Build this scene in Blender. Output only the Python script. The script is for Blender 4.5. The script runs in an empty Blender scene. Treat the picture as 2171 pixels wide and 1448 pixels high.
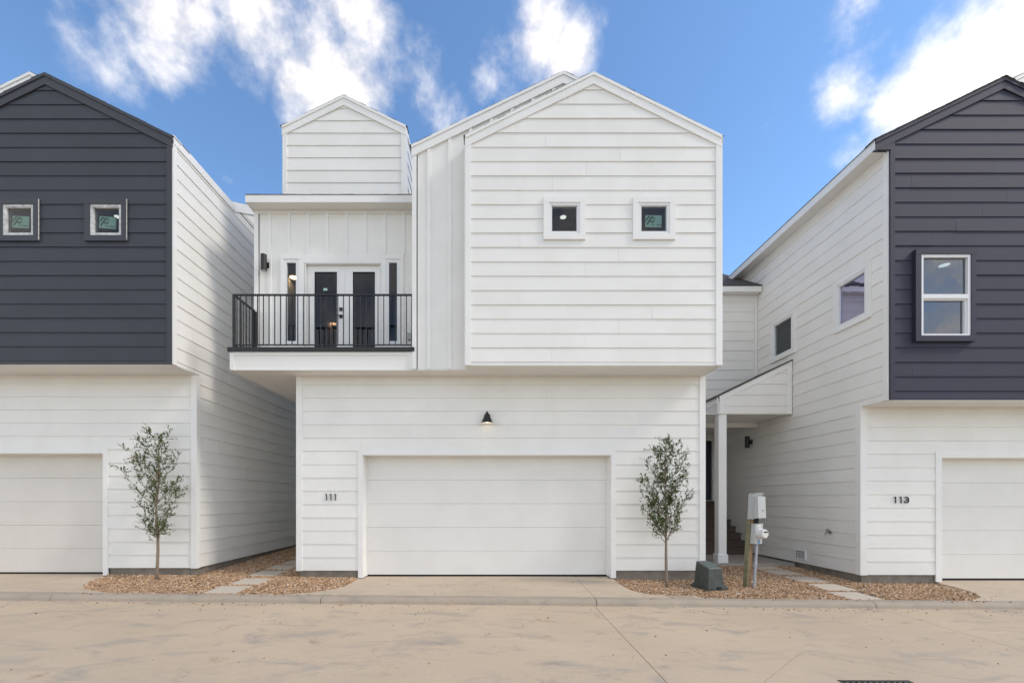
import bpy, bmesh, math, random
import numpy as np
from mathutils import Vector, Matrix, noise as mnoise

random.seed(7)
R = math.radians
SC = bpy.context.scene
COL = SC.collection

# ------------------------------------------------------------------ camera
CAM_Z = 1.553
cam_d = bpy.data.cameras.new('camera')
cam = bpy.data.objects.new('camera', cam_d)
COL.objects.link(cam)
cam.location = (0, 0, CAM_Z)
cam.rotation_euler = (R(90), 0, 0)
cam_d.sensor_width = 36.0
cam_d.lens = 36.0 * 930 / 2171
cam_d.shift_x = 45.5 / 2171
cam_d.shift_y = 334 / 2171
cam_d.clip_start = 0.05
cam_d.clip_end = 3000
SC.camera = cam

# ------------------------------------------------------------------ light
SUN = Vector((1.0, -0.26, 0.95)).normalized()
sun_d = bpy.data.lights.new('sun', 'SUN')
sun_d.energy = 0.9
sun_d.angle = R(12)
sun_d.color = (1.0, 0.92, 0.80)
sun = bpy.data.objects.new('sun', sun_d)
COL.objects.link(sun)
sun.rotation_euler = (-SUN).to_track_quat('-Z', 'Y').to_euler()
sun.location = (20, -8, 25)

SC.view_settings.view_transform = 'Standard'
SC.view_settings.look = 'None'
SC.view_settings.gamma = 1.0
SC.view_settings.use_curve_mapping = False
SC.view_settings.exposure = 1.02

world = bpy.data.worlds.new('World')
SC.world = world
world.use_nodes = True
WN = world.node_tree
WN.nodes.clear()


def wn(t, **kw):
    n = WN.nodes.new(t)
    for k, v in kw.items():
        setattr(n, k, v)
    return n


def wmath(op, a, b=None, clamp=False):
    n = wn('ShaderNodeMath', operation=op)
    n.use_clamp = clamp
    for i, v in enumerate((a, b)):
        if v is None:
            continue
        if isinstance(v, (int, float)):
            n.inputs[i].default_value = v
        else:
            WN.links.new(v, n.inputs[i])
    return n.outputs[0]


def wsmooth(v, a, b):
    n = wn('ShaderNodeMapRange', interpolation_type='SMOOTHSTEP')
    WN.links.new(v, n.inputs[0])
    n.inputs[1].default_value = a
    n.inputs[2].default_value = b
    return n.outputs[0]


SKY_STRENGTH = 0.13
sky = wn('ShaderNodeTexSky', sky_type='NISHITA')
sky.sun_disc = False
sky.sun_elevation = math.asin(SUN.z)
sky.sun_rotation = math.atan2(SUN.x, SUN.y)
sky.air_density = 1.0
sky.dust_density = 0.15
sky.ozone_density = 1.6
tc = wn('ShaderNodeTexCoord')
gen = tc.outputs['Generated']


def direction(px, py):
    return Vector(((px - 1040) / 930, 1.0, (1058 - py) / 930)).normalized()


# cloud banks: (direction given by a bearing in the view, angular radius, weight)
BANKS = [(300, 50, .105, 1.0), (420, 30, .07, .75), (530, 70, .085, .9), (590, 95, .05, .75), (250, 20, .05, .8),
         (760, 30, .075, 1.0), (700, 55, .04, .7), (800, 110, .075, .6), (890, 125, .06, .55),
         (720, 175, .085, 1.5), (660, 195, .07, 1.3), (780, 190, .055, .8), (620, 245, .035, .55), (950, 240, .05, .6), (905, 180, .05, .45),
         (1110, 40, .055, .8), (1150, 80, .075, 1.35), (1200, 120, .07, 1.35), (1060, 110, .065, .75), (1030, 160, .05, .6), (1080, 190, .05, .5),
         (2080, 130, .11, 1.35), (2000, 190, .085, 1.3), (2160, 60, .11, 1.3), (1920, 230, .045, .8), (1790, 195, .05, .65), (2160, 230, .12, 1.35),
         (1800, 15, .05, .75), (1870, 80, .03, .4), (1790, 330, .04, .5), (1640, 250, .03, .25), (490, 385, .02, .4), (1960, 260, .05, .8), (2240, 150, .14, 1.0)]
field = None
for (px, py, r, w) in BANKS:
    d = wn('ShaderNodeVectorMath', operation='DISTANCE')
    WN.links.new(gen, d.inputs[0])
    d.inputs[1].default_value = direction(px, py)
    s = wn('ShaderNodeMapRange', interpolation_type='SMOOTHSTEP')
    WN.links.new(d.outputs['Value'], s.inputs[0])
    s.inputs[1].default_value = r * 1.42
    s.inputs[2].default_value = 0.0
    s.inputs[3].default_value = 0.0
    s.inputs[4].default_value = w
    field = s.outputs[0] if field is None else wmath('MAXIMUM', field, s.outputs[0])
# denser cloud added over the unseen sky, for soft neutral fill light
n0 = wn('ShaderNodeTexNoise')
WN.links.new(gen, n0.inputs['Vector'])
n0.inputs['Scale'].default_value = 3.2
n0.inputs['Detail'].default_value = 3
dv = wn('ShaderNodeVectorMath', operation='DISTANCE')
WN.links.new(gen, dv.inputs[0])
dv.inputs[1].default_value = direction(1085, 350)
elsewhere = wsmooth(dv.outputs['Value'], 1.05, 1.25)
fill_bank = wmath('MULTIPLY', wsmooth(n0.outputs['Fac'], 0.28, 0.48), elsewhere)
field = wmath('MAXIMUM', field, fill_bank)
n1 = wn('ShaderNodeTexNoise')
WN.links.new(gen, n1.inputs['Vector'])
n1.inputs['Scale'].default_value = 7.5
n1.inputs['Detail'].default_value = 9
n1.inputs['Roughness'].default_value = 0.56
n1.inputs['Distortion'].default_value = 0.15
n2 = wn('ShaderNodeTexNoise')
WN.links.new(gen, n2.inputs['Vector'])
n2.inputs['Scale'].default_value = 24.0
n2.inputs['Detail'].default_value = 7
n2.inputs['Roughness'].default_value = 0.62
nz = wmath('ADD', wmath('MULTIPLY', wmath('SUBTRACT', n1.outputs['Fac'], 0.5), 2.5), wmath('MULTIPLY', wmath('SUBTRACT', n2.outputs['Fac'], 0.5), 0.9))
dens = wmath('ADD', wmath('SUBTRACT', wmath('MULTIPLY', field, 1.05), 0.44), nz)
cov = wmath('MULTIPLY', wmath('MULTIPLY', wsmooth(dens, -0.20, 1.25), 0.90), wsmooth(field, 0.0, 0.35))
hsv = wn('ShaderNodeHueSaturation')
hsv.inputs['Saturation'].default_value = 1.12
hsv.inputs['Value'].default_value = 0.95
WN.links.new(sky.outputs[0], hsv.inputs['Color'])
mix = wn('ShaderNodeMix', data_type='RGBA')
WN.links.new(cov, mix.inputs[0])
WN.links.new(hsv.outputs[0], mix.inputs[6])
puff = wn('ShaderNodeMix', data_type='RGBA')
WN.links.new(wsmooth(n2.outputs['Fac'], 0.35, 0.62), puff.inputs[0])
puff.inputs[6].default_value = (5.5, 5.05, 4.5, 1)
puff.inputs[7].default_value = (6.9, 6.3, 5.55, 1)
WN.links.new(puff.outputs[2], mix.inputs[7])
bg = wn('ShaderNodeBackground')
bg.inputs[1].default_value = SKY_STRENGTH
WN.links.new(mix.outputs[2], bg.inputs[0])
wo = wn('ShaderNodeOutputWorld')
WN.links.new(bg.outputs[0], wo.inputs[0])

# ------------------------------------------------------------------ materials


class Mat:
    def __init__(s, name):
        s.m = bpy.data.materials.new(name)
        s.m.use_nodes = True
        s.t = s.m.node_tree
        s.b = s.t.nodes['Principled BSDF']

    def n(s, t, **kw):
        x = s.t.nodes.new(t)
        for k, v in kw.items():
            setattr(x, k, v)
        return x

    def l(s, a, b):
        s.t.links.new(a, b)

    def coord(s, scale=(1, 1, 1), kind='Object'):
        c = s.n('ShaderNodeTexCoord')
        mp = s.n('ShaderNodeMapping')
        s.l(c.outputs[kind], mp.inputs['Vector'])
        mp.inputs['Scale'].default_value = scale
        return mp.outputs[0]

    def noise(s, vec, scale, detail=4, rough=.55, dist=0.0):
        x = s.n('ShaderNodeTexNoise')
        s.l(vec, x.inputs['Vector'])
        x.inputs['Scale'].default_value = scale
        x.inputs['Detail'].default_value = detail
        x.inputs['Roughness'].default_value = rough
        x.inputs['Distortion'].default_value = dist
        return x.outputs['Fac']

    def ramp(s, v, stops):
        x = s.n('ShaderNodeValToRGB')
        s.l(v, x.inputs[0])
        e = x.color_ramp.elements
        while len(e) < len(stops):
            e.new(0.5)
        for k, (p, c) in enumerate(stops):
            e[k].position = p
            e[k].color = c if len(c) == 4 else (*c, 1)
        return x.outputs[0]

    def mix(s, fac, a, b, blend='MIX'):
        x = s.n('ShaderNodeMix', data_type='RGBA', blend_type=blend)
        for sock, v in ((x.inputs[0], fac), (x.inputs[6], a), (x.inputs[7], b)):
            if isinstance(v, (int, float)):
                sock.default_value = v
            elif isinstance(v, tuple):
                sock.default_value = v if len(v) == 4 else (*v, 1)
            else:
                s.l(v, sock)
        return x.outputs[2]

    def rng(s, v, a, b, c=0.0, d=1.0):
        x = s.n('ShaderNodeMapRange', interpolation_type='SMOOTHSTEP')
        s.l(v, x.inputs[0])
        for i, q in enumerate((a, b, c, d)):
            x.inputs[i + 1].default_value = q
        return x.outputs[0]

    def bump(s, h, strength, dist=0.01):
        x = s.n('ShaderNodeBump')
        s.l(h, x.inputs['Height'])
        x.inputs['Strength'].default_value = strength
        x.inputs['Distance'].default_value = dist
        s.l(x.outputs[0], s.b.inputs['Normal'])

    def color(s, c):
        if isinstance(c, tuple):
            s.b.inputs['Base Color'].default_value = (*c, 1)
        else:
            s.l(c, s.b.inputs['Base Color'])

    def rough(s, v):
        if isinstance(v, (int, float)):
            s.b.inputs['Roughness'].default_value = v
        else:
            s.l(v, s.b.inputs['Roughness'])


def scaled(c, k):
    return tuple(min(1, v * k) for v in c)


def paint(name, c, rough=.5, var=.03, grain=.12, dirt=0.0, blotch=0.05):
    m = Mat(name)
    oi = m.n('ShaderNodeObjectInfo')
    base = m.ramp(oi.outputs['Random'], [(0, scaled(c, 1 - var)), (1, scaled(c, 1 + var))])
    v = m.coord()
    bl = m.noise(v, 1.3, 5, .6)
    base = m.mix(m.rng(bl, .35, .7, 0, 1), base, m.mix(1.0, base, scaled((1, 1, .99), 1 - blotch), 'MULTIPLY'))
    if dirt:
        sp = m.noise(m.coord((1, 1, .35)), 14, 6, .7)
        base = m.mix(m.rng(sp, .66, .8, 0, dirt), base, (.33, .29, .24))
    m.color(base)
    m.rough(rough)
    g = m.noise(m.coord((3, 3, 60)), 3.0, 5, .65)
    f = m.noise(v, 160, 2)
    hm = m.n('ShaderNodeMath', operation='ADD')
    m.l(g, hm.inputs[0])
    m.l(f, hm.inputs[1])
    m.bump(hm.outputs[0], grain, .004)
    return m.m


def plain(name, c, rough=.5, metal=0.0, var=.12, scale=9, bump=.1, bscale=60):
    m = Mat(name)
    v = m.coord()
    n = m.noise(v, scale, 5, .6)
    m.color(m.ramp(n, [(.25, scaled(c, 1 - var)), (.75, scaled(c, 1 + var))]))
    m.rough(rough)
    m.b.inputs['Metallic'].default_value = metal
    m.bump(m.noise(v, bscale, 4), bump, .003)
    return m.m


def emit(name, c, e):
    m = Mat(name)
    m.color((.8, .8, .8))
    m.b.inputs['Emission Color'].default_value = (*c, 1)
    m.b.inputs['Emission Strength'].default_value = e
    return m.m


def glass(name, refl, tint, gloss=(.93, .95, 1)):
    m = Mat(name)
    t = m.t
    t.nodes.remove(m.b)
    out = t.nodes['Material Output']
    tr = m.n('ShaderNodeBsdfTransparent')
    tr.inputs[0].default_value = (*tint, 1)
    gl = m.n('ShaderNodeBsdfGlossy')
    gl.inputs['Roughness'].default_value = 0.01
    gl.inputs['Color'].default_value = (*gloss, 1)
    v = m.coord()
    b = m.n('ShaderNodeBump')
    m.l(m.noise(v, 2.2, 2), b.inputs['Height'])
    b.inputs['Strength'].default_value = .12
    b.inputs['Distance'].default_value = .02
    m.l(b.outputs[0], gl.inputs['Normal'])
    fr = m.n('ShaderNodeFresnel')
    fr.inputs['IOR'].default_value = 1.5
    ad = m.n('ShaderNodeMath', operation='ADD')
    ad.use_clamp = True
    m.l(fr.outputs[0], ad.inputs[0])
    ad.inputs[1].default_value = refl
    ge = m.n('ShaderNodeNewGeometry')
    inv = m.n('ShaderNodeMath', operation='SUBTRACT')
    inv.inputs[0].default_value = 1.0
    m.l(ge.outputs['Backfacing'], inv.inputs[1])
    mu = m.n('ShaderNodeMath', operation='MULTIPLY')
    m.l(ad.outputs[0], mu.inputs[0])
    m.l(inv.outputs[0], mu.inputs[1])
    ms = m.n('ShaderNodeMixShader')
    m.l(mu.outputs[0], ms.inputs[0])
    m.l(tr.outputs[0], ms.inputs[1])
    m.l(gl.outputs[0], ms.inputs[2])
    m.l(ms.outputs[0], out.inputs[0])
    return m.m


def concrete(name, base, stain=1.0, scale=1.0):
    m = Mat(name)
    v = m.coord()
    vs = m.coord((.6, 1.15, 1))
    big = m.noise(v, .55 * scale, 6, .6, .4)
    mid = m.noise(vs, 2.2 * scale, 7, .68, .6)
    fine = m.noise(v, 60, 5, .75)
    c = m.ramp(big, [(.3, scaled(base, .92)), (.5, base), (.72, scaled(base, 1.09))])
    grey = tuple(.55 * b + .45 * (sum(base) / 3 * .80) for b in base)
    c = m.mix(m.rng(mid, .49, .70, 0, .62 * stain), c, scaled(grey, .80))
    dk = m.noise(m.coord((.85, 1.2, 1)), 2.1, 9, .76, .35)
    c = m.mix(m.rng(dk, .57, .72, 0, .50 * stain), c, (.20, .17, .15))
    rust = m.noise(m.coord((.9, 1.1, 1)), 1.7, 5, .6, .3)
    rr = m.n('ShaderNodeMath', operation='MULTIPLY')
    m.l(m.rng(rust, .625, .71, 0, 1), rr.inputs[0])
    m.l(m.rng(m.noise(v, 22, 5, .7), .35, .65, 0, .75 * stain), rr.inputs[1])
    c = m.mix(rr.outputs[0], c, (.40, .25, .13))
    broom = m.noise(m.coord((1.2, 90, 1)), 1.0, 3, .6)
    c = m.mix(m.rng(broom, .40, .68, 0, .20), c, scaled(base, .80))
    pale = m.noise(m.coord((.9, 1.2, 1)), 2.6, 7, .7, .5)
    c = m.mix(m.rng(pale, .60, .72, 0, .35), c, scaled(base, 1.22))
    c = m.mix(m.rng(fine, .35, .70, 0, .45), c, scaled(base, .72))
    m.color(c)
    m.rough(m.rng(mid, .3, .7, .72, .9))
    ad = m.n('ShaderNodeMath', operation='ADD')
    m.l(fine, ad.inputs[0])
    m.l(m.noise(v, 8, 5, .6), ad.inputs[1])
    m.bump(ad.outputs[0], .22, .006)
    return m.m


WHITE = (.865, .845, .805)
M = {}
M['siding'] = paint('white_siding_paint', WHITE, .48, .018, .12, .10)
M['trim'] = paint('white_trim_paint', (.88, .865, .84), .45, .012, .06)
M['soffit'] = paint('soffit_paint', (.82, .80, .77), .6, .012, .05)
M['charcoal'] = paint('charcoal_siding_paint', (.039, .044, .056), .58, .07, .25, .05, .12)
M['charcoal_trim'] = paint('charcoal_trim_paint', (.046, .050, .060), .56, .04, .15, 0, .10)
M['indigo'] = paint('slate_siding_paint', (.027, .026, .052), .66, .08, .28, .03, .12)
M['indigo_trim'] = paint('slate_trim_paint', (.026, .025, .049), .64, .04, .15, 0, .10)
M['garage'] = paint('garage_door_paint', (.82, .80, .765), .42, .010, .10, .05)
M['garage_bounce'] = paint('garage_door_bounce_tint', (.74, .70, .645), .42, .010, .10, .08)  # warm bounce and shade put into the left door's base colour
M['vinyl'] = plain('white_vinyl', (.82, .82, .82), .35, 0, .02)
M['raw_vinyl'] = plain('overpainted_vinyl', (.60, .59, .58), .45, 0, .45, 16)
M['foundation'] = plain('foundation_concrete', (.23, .20, .165), .9, 0, .3, 6, .4, 30)
M['shingle'] = plain('asphalt_shingle', (.085, .080, .076), .95, 0, .5, 40, .8, 120)
M['black'] = plain('black_metal', (.012, .012, .013), .42, .0, .2, 20, .05)
M['rubber'] = plain('black_rubber', (.01, .01, .01), .8)
M['glass'] = glass('window_glass', .0, (.72, .76, .76))
M['glass_blue'] = glass('coated_window_glass', .10, (.55, .62, .66))
M['glass_dark'] = glass('door_glass', .0, (.30, .28, .29))
M['glass_side'] = glass('violet_window_glass', .48, (.5, .5, .62), (.70, .70, .95))
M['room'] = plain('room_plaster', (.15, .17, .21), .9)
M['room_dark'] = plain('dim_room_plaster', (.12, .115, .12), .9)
M['lamp'] = emit('lamp_glow', (1.0, .62, .30), 5.5)
M['lamp_white'] = emit('lamp_glow_white', (1.0, .96, .9), .7)
M['bulb'] = emit('bulb_glow', (1.0, .86, .66), 1.6)
M['road'] = concrete('road_concrete', (.60, .468, .325), 1.55)
M['drive'] = concrete('driveway_concrete', (.57, .46, .335), .8, 1.3)
M['kerb'] = concrete('kerb_concrete', (.42, .345, .265), 1.1, 1.6)
M['paver'] = concrete('paver_concrete', (.62, .53, .42), .35, 2.0)
M['slab'] = concrete('porch_concrete', (.40, .36, .31), .6, 2.0)
M['earth'] = plain('brown_earth', (.22, .15, .098), .95, 0, .4, 14, .6, 50)
M['field'] = plain('dry_grass_ground', (.20, .18, .11), .95, 0, .35, 2, .5, 20)
M['step'] = plain('brown_composite_step', (.088, .060, .044), .55, 0, .2, 12, .2, 40)
M['bark'] = plain('oak_bark', (.25, .195, .145), .9, 0, .35, 40, .8, 90)
M['box_green'] = plain('weathered_green_polymer', (.055, .062, .054), .6, 0, .35, 7, .3, 30)
M['box_top'] = plain('faded_green_polymer', (.10, .12, .112), .65, 0, .3, 12, .2, 40)
M['meter_grey'] = plain('light_grey_enamel', (.46, .47, .46), .35, 0, .06, 5, .05)
M['steel'] = plain('galvanised_steel', (.42, .42, .43), .38, .7, .15, 15, .05)
M['meter_face'] = plain('meter_face_plastic', (.68, .67, .65), .25, 0, .08, 20, .02)
M['wood'] = plain('treated_wood', (.30, .195, .105), .8, 0, .35, 9, .4, 40)
M['wood_green'] = plain('treated_wood_green', (.20, .185, .11), .8, 0, .35, 9, .4, 40)
M['pvc'] = plain('grey_conduit', (.40, .41, .45), .4, 0, .12, 12, .05)
M['card'] = plain('pale_green_card', (.46, .70, .58), .6, 0, .05)
M['ink'] = plain('dark_green_ink', (.025, .14, .065), .6, 0, .08)
M['blue_tag'] = plain('blue_tag', (.06, .22, .50), .5)
M['brass'] = plain('hose_tap_metal', (.30, .29, .27), .4, .8, .2, 25, .05)
M['hole_shade'] = plain('painted_hole_shade', (.02, .02, .02), .9)  # near-black colour stands for the shade inside openings

# leaf and pebble materials carry their own tone attribute
lm = Mat('oak_leaf')
at = lm.n('ShaderNodeAttribute', attribute_name='tone')
lm.color(lm.ramp(at.outputs['Fac'], [(0, (.034, .060, .014)), (.5, (.072, .115, .028)), (.85, (.145, .19, .055)), (1, (.23, .13, .06))]))
lm.rough(.7)
lm.b.inputs['Specular IOR Level'].default_value = .2
M['leaf'] = lm.m
pm = Mat('river_gravel')
at = pm.n('ShaderNodeAttribute', attribute_name='tone')
pm.color(pm.ramp(at.outputs['Fac'], [(0, (.11, .062, .033)), (.22, (.29, .165, .085)), (.55, (.47, .29, .158)), (.8, (.61, .41, .25)), (.93, (.66, .53, .40)), (1, (.74, .66, .58))]))
pm.rough(.75)
M['gravel'] = pm.m

# ------------------------------------------------------------------ building helpers
ORG = {}


class MB:
    def __init__(s):
        s.v, s.f = [], []

    def add(s, vs, fs):
        k = len(s.v)
        s.v += [tuple(v) for v in vs]
        s.f += [tuple(i + k for i in f) for f in fs]
        return s

    def box(s, x0, x1, y0, y1, z0, z1):
        vs = [(x, y, z) for x in (x0, x1) for y in (y0, y1) for z in (z0, z1)]
        return s.add(vs, [(0, 1, 3, 2), (4, 6, 7, 5), (0, 4, 5, 1), (2, 3, 7, 6), (0, 2, 6, 4), (1, 5, 7, 3)])

    def prism(s, fr, poly, o0, o1):
        """convex polygon (u,z) in the wall frame fr, from offset o0 to o1 (o1 may depend on z)"""
        n = len(poly)
        f1 = o1 if callable(o1) else (lambda z: o1)
        vs = [fr(u, z, o0) for u, z in poly] + [fr(u, z, f1(z)) for u, z in poly]
        fs = [tuple(range(n - 1, -1, -1)), tuple(range(n, 2 * n))]
        fs += [(i, (i + 1) % n, n + (i + 1) % n, n + i) for i in range(n)]
        return s.add(vs, fs)

    def fbox(s, fr, u0, u1, z0, z1, o0, o1):
        return s.prism(fr, [(u0, z0), (u1, z0), (u1, z1), (u0, z1)], o0, o1)

    def hull8(s, bottom, top):
        """bottom and top: 4 points each, same order"""
        return s.add(list(bottom) + list(top), [(3, 2, 1, 0), (4, 5, 6, 7), (0, 1, 5, 4), (1, 2, 6, 5), (2, 3, 7, 6), (3, 0, 4, 7)])

    def slab(s, a, b, c, d, t):
        A, B, C, D = map(Vector, (a, b, c, d))
        n = (B - A).cross(D - A).normalized()
        if n.z < 0:
            n = -n
        return s.hull8([A - n * t, B - n * t, C - n * t, D - n * t], [A, B, C, D])

    def tube(s, pts, rad, n=10, cap=True):
        pts = [Vector(p) for p in pts]
        if isinstance(rad, (int, float)):
            rad = [rad] * len(pts)
        k = len(s.v)
        up = Vector((0, 0, 1))
        for i, p in enumerate(pts):
            d = (pts[min(i + 1, len(pts) - 1)] - pts[max(i - 1, 0)]).normalized()
            a = d.cross(up)
            if a.length < .05:
                a = d.cross(Vector((1, 0, 0)))
            a.normalize()
            b = d.cross(a)
            for j in range(n):
                t = 2 * math.pi * j / n
                s.v.append(tuple(p + (a * math.cos(t) + b * math.sin(t)) * rad[i]))
        for i in range(len(pts) - 1):
            for j in range(n):
                s.f.append((k + i * n + j, k + i * n + (j + 1) % n, k + (i + 1) * n + (j + 1) % n, k + (i + 1) * n + j))
        if cap:
            s.f.append(tuple(k + j for j in range(n - 1, -1, -1)))
            e = k + (len(pts) - 1) * n
            s.f.append(tuple(e + j for j in range(n)))
        return s

    def stroke(s, fr, pts, w, o0, o1):
        for (u0, z0), (u1, z1) in zip(pts, pts[1:]):
            dx, dz = u1 - u0, z1 - z0
            L = math.hypot(dx, dz)
            nx, nz = -dz / L * w / 2, dx / L * w / 2
            ex, ez = dx / L * w * .2, dz / L * w * .2
            s.prism(fr, [(u0 - ex + nx, z0 - ez + nz), (u1 + ex + nx, z1 + ez + nz), (u1 + ex - nx, z1 + ez - nz), (u0 - ex - nx, z0 - ez - nz)], o0, o1)
        return s


def finish(o, parent, label, cat, group, kind):
    if parent is not None:
        o.parent = parent
    if label:
        o['label'] = label
    if cat:
        o['category'] = cat
    if group:
        o['group'] = group
    if kind:
        o['kind'] = kind


def obj(name, mb, mat, parent=None, label=None, cat=None, group=None, kind=None, smooth=False, origin=None, recalc=True):
    org = ORG[parent] if parent is not None else Vector(origin or (0, 0, 0))
    me = bpy.data.meshes.new(name)
    me.from_pydata([tuple(Vector(v) - org) for v in mb.v], [], mb.f)
    if recalc:
        bm = bmesh.new()
        bm.from_mesh(me)
        bmesh.ops.recalc_face_normals(bm, faces=bm.faces)
        bm.to_mesh(me)
        bm.free()
    for m in (mat if isinstance(mat, (list, tuple)) else [mat]):
        me.materials.append(m)
    if smooth:
        me.polygons.foreach_set('use_smooth', [True] * len(me.polygons))
    o = bpy.data.objects.new(name, me)
    COL.objects.link(o)
    if parent is None:
        o.location = org
    finish(o, parent, label, cat, group, kind)
    ORG[o] = org
    return o


def thing(name, loc, label, cat, group=None):
    o = bpy.data.objects.new(name, None)
    COL.objects.link(o)
    o.location = loc
    o.empty_display_size = .3
    finish(o, None, label, cat, group, None)
    ORG[o] = Vector(loc)
    return o


def clip(poly, a, b, c):
    """keep the part of a convex polygon with a*u + b*z >= c"""
    out = []
    n = len(poly)
    for i in range(n):
        p, q = poly[i], poly[(i + 1) % n]
        dp, dq = a * p[0] + b * p[1] - c, a * q[0] + b * q[1] - c
        if dp >= 0:
            out.append(p)
        if (dp > 0 and dq < 0) or (dp < 0 and dq > 0):
            t = dp / (dp - dq)
            out.append((p[0] + t * (q[0] - p[0]), p[1] + t * (q[1] - p[1])))
    return out


def area(poly):
    return abs(sum(p[0] * q[1] - q[0] * p[1] for p, q in zip(poly, poly[1:] + poly[:1]))) / 2


def carve(polys, holes):
    for (u0, u1, z0, z1) in holes:
        nxt = []
        for p in polys:
            us = [q[0] for q in p]
            zs = [q[1] for q in p]
            if max(us) <= u0 or min(us) >= u1 or max(zs) <= z0 or min(zs) >= z1:
                nxt.append(p)
                continue
            mid = clip(clip(p, 1, 0, u0), -1, 0, -u1)
            nxt += [clip(p, -1, 0, -u0), clip(p, 1, 0, u1), clip(mid, 0, -1, -z0), clip(mid, 0, 1, z1)]
        polys = [p for p in nxt if len(p) > 2 and area(p) > 1e-5]
    return polys


def backing(name, fr, polys, holes, thick, mat, parent, **kw):
    mb = MB()
    for p in carve(polys, holes):
        mb.prism(fr, p, -thick, 0)
    return obj(name, mb, mat, parent, **kw)


def siding(parent, fr, polys, holes, z_start, exposure, mat, joints=None, n0=-1, n1=40, proud=.0175, zmin=-9, auto=0):
    """courses of lap siding; each board (between butt joints) is an object"""
    us = [q[0] for p in polys for q in p]
    lo, hi = min(us), max(us)
    for n in range(n0, n1):
        z0, z1 = z_start + n * exposure, z_start + (n + 1) * exposure
        band = []
        for p in polys:
            q = clip(clip(p, 0, 1, z0), 0, -1, -z1)
            if len(q) > 2 and area(q) > 2e-3:
                band.append(q)
        if not band:
            continue
        cuts = list((joints or {}).get(n, []))
        if auto and joints is None and hi - lo > 3.2:
            w = 3.66
            u = lo + (n * 1.27 + auto) % w
            while u < hi - .4:
                if u > lo + .4:
                    cuts.append(u)
                u += w
        edges = [-1e3] + sorted(cuts) + [1e3]
        for a, b in zip(edges, edges[1:]):
            g = .0012
            pieces = []
            for q in band:
                r = clip(clip(q, 1, 0, a + g), -1, 0, -(b - g))
                if len(r) > 2 and area(r) > 5e-4:
                    pieces.append(r)
            pieces = carve(pieces, holes)
            if not pieces:
                continue
            runs = []
            for r in pieces:
                box = (min(q[0] for q in r), max(q[0] for q in r), min(q[1] for q in r), max(q[1] for q in r))
                hit = [k for k in runs if any(box[0] < b[1] + 1e-4 and box[1] > b[0] - 1e-4 and box[2] < b[3] + 1e-4 and box[3] > b[2] - 1e-4 for _, b in k)]
                new = [(r, box)]
                for k in hit:
                    new += k
                    runs.remove(k)
                runs.append(new)
            j = random.uniform(-.0018, .0018)
            pr = proud + random.uniform(-.002, .003)
            j1 = j + random.uniform(-.003, .003)
            ub = [q[0] for r in pieces for q in r]
            ua, uw = min(ub), max(1e-3, max(ub) - min(ub))
            off = lambda z, pr=pr, z0=z0, z1=z1: .005 + (pr - .005) * (z1 - z) / (z1 - z0)
            for run in runs:
                mb = MB()
                for r, _ in run:
                    r = [(u, z + (j + (j1 - j) * (u - ua) / uw if abs(z - z0) < 1e-6 else 0)) for u, z in r]
                    mb.prism(fr, r, .0005, off)
                obj('siding_board', mb, mat, parent)


def frame_maker(xo, yo, zo):
    front = lambda Y: (lambda u, z, o: (u + xo, Y + yo - o, z + zo))
    right = lambda X: (lambda u, z, o: (X + xo + o, u + yo, z + zo))
    left = lambda X: (lambda u, z, o: (X + xo - o, u + yo, z + zo))
    return front, right, left


def shingle_edge(mb, p0, p1, w, seed):
    """uneven shingle ends along a rake from p0 (eave) to p1 (ridge)"""
    rnd = random.Random(seed)
    p0, p1 = Vector(p0), Vector(p1)
    d = (p1 - p0)
    L = d.length
    d.normalize()
    up = Vector((0, 0, 1)) - d * d.z
    up.normalize()
    t = -.02
    while t < L - .02:
        l = rnd.uniform(.13, .15)
        h = rnd.uniform(.001, .007)
        a, b = p0 + d * t, p0 + d * min(L, t + l + .03)
        y = Vector((0, -rnd.uniform(.004, .016), 0))
        yb = Vector((0, w, 0))
        mb.hull8([a + y - up * .004, b + y - up * .004, b + yb - up * .004, a + yb - up * .004],
                 [a + y + up * (h + .002), b + y + up * h * .3, b + yb + up * h * .3, a + yb + up * (h + .002)])
        t += l


def gable_roof(root, T, ridge, eave_l, eave_r, y0, y1, t=.03, seed=1):
    """T maps local->world; ridge/eaves = (x,z); one roof with shingle edges"""
    mb = MB()
    for e in (eave_l, eave_r):
        mb.slab(T(e[0], y0, e[1]), T(ridge[0], y0, ridge[1]), T(ridge[0], y1, ridge[1]), T(e[0], y1, e[1]), .012)
        shingle_edge(mb, T(e[0], y0, e[1] + .003), T(ridge[0], y0, ridge[1] + .003), .2, seed + int(e[0] * 10))
    rx, rz = ridge
    mb.hull8([T(rx - .10, y0 + .004, rz - .042), T(rx + .10, y0 + .004, rz - .042), T(rx + .10, y1, rz - .042), T(rx - .10, y1, rz - .042)],
             [T(rx - .012, y0 + .004, rz + .008), T(rx + .012, y0 + .004, rz + .008), T(rx + .012, y1, rz + .008), T(rx - .012, y1, rz + .008)])
    return obj('roof', mb, M['shingle'], root)


def rake(parent, fr, ridge, el, er, width, o0, o1, mat, drop=.0):
    """two sloping barge boards under a gable roof"""
    for e in (el, er):
        s = (ridge[1] - e[1]) / (ridge[0] - e[0])
        mb = MB().prism(fr, [(e[0], e[1] - drop), (ridge[0], ridge[1] - drop), (ridge[0], ridge[1] - drop - width), (e[0], e[1] - drop - width)], o0, o1)
        obj('rake_trim', mb, mat, parent)
        mb = MB().prism(fr, [(e[0], e[1] - drop + .012), (ridge[0], ridge[1] - drop + .012), (ridge[0], ridge[1] - drop - .045), (e[0], e[1] - drop - .045)], o0, o1 + .014)
        obj('drip_moulding', mb, mat, parent)


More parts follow.
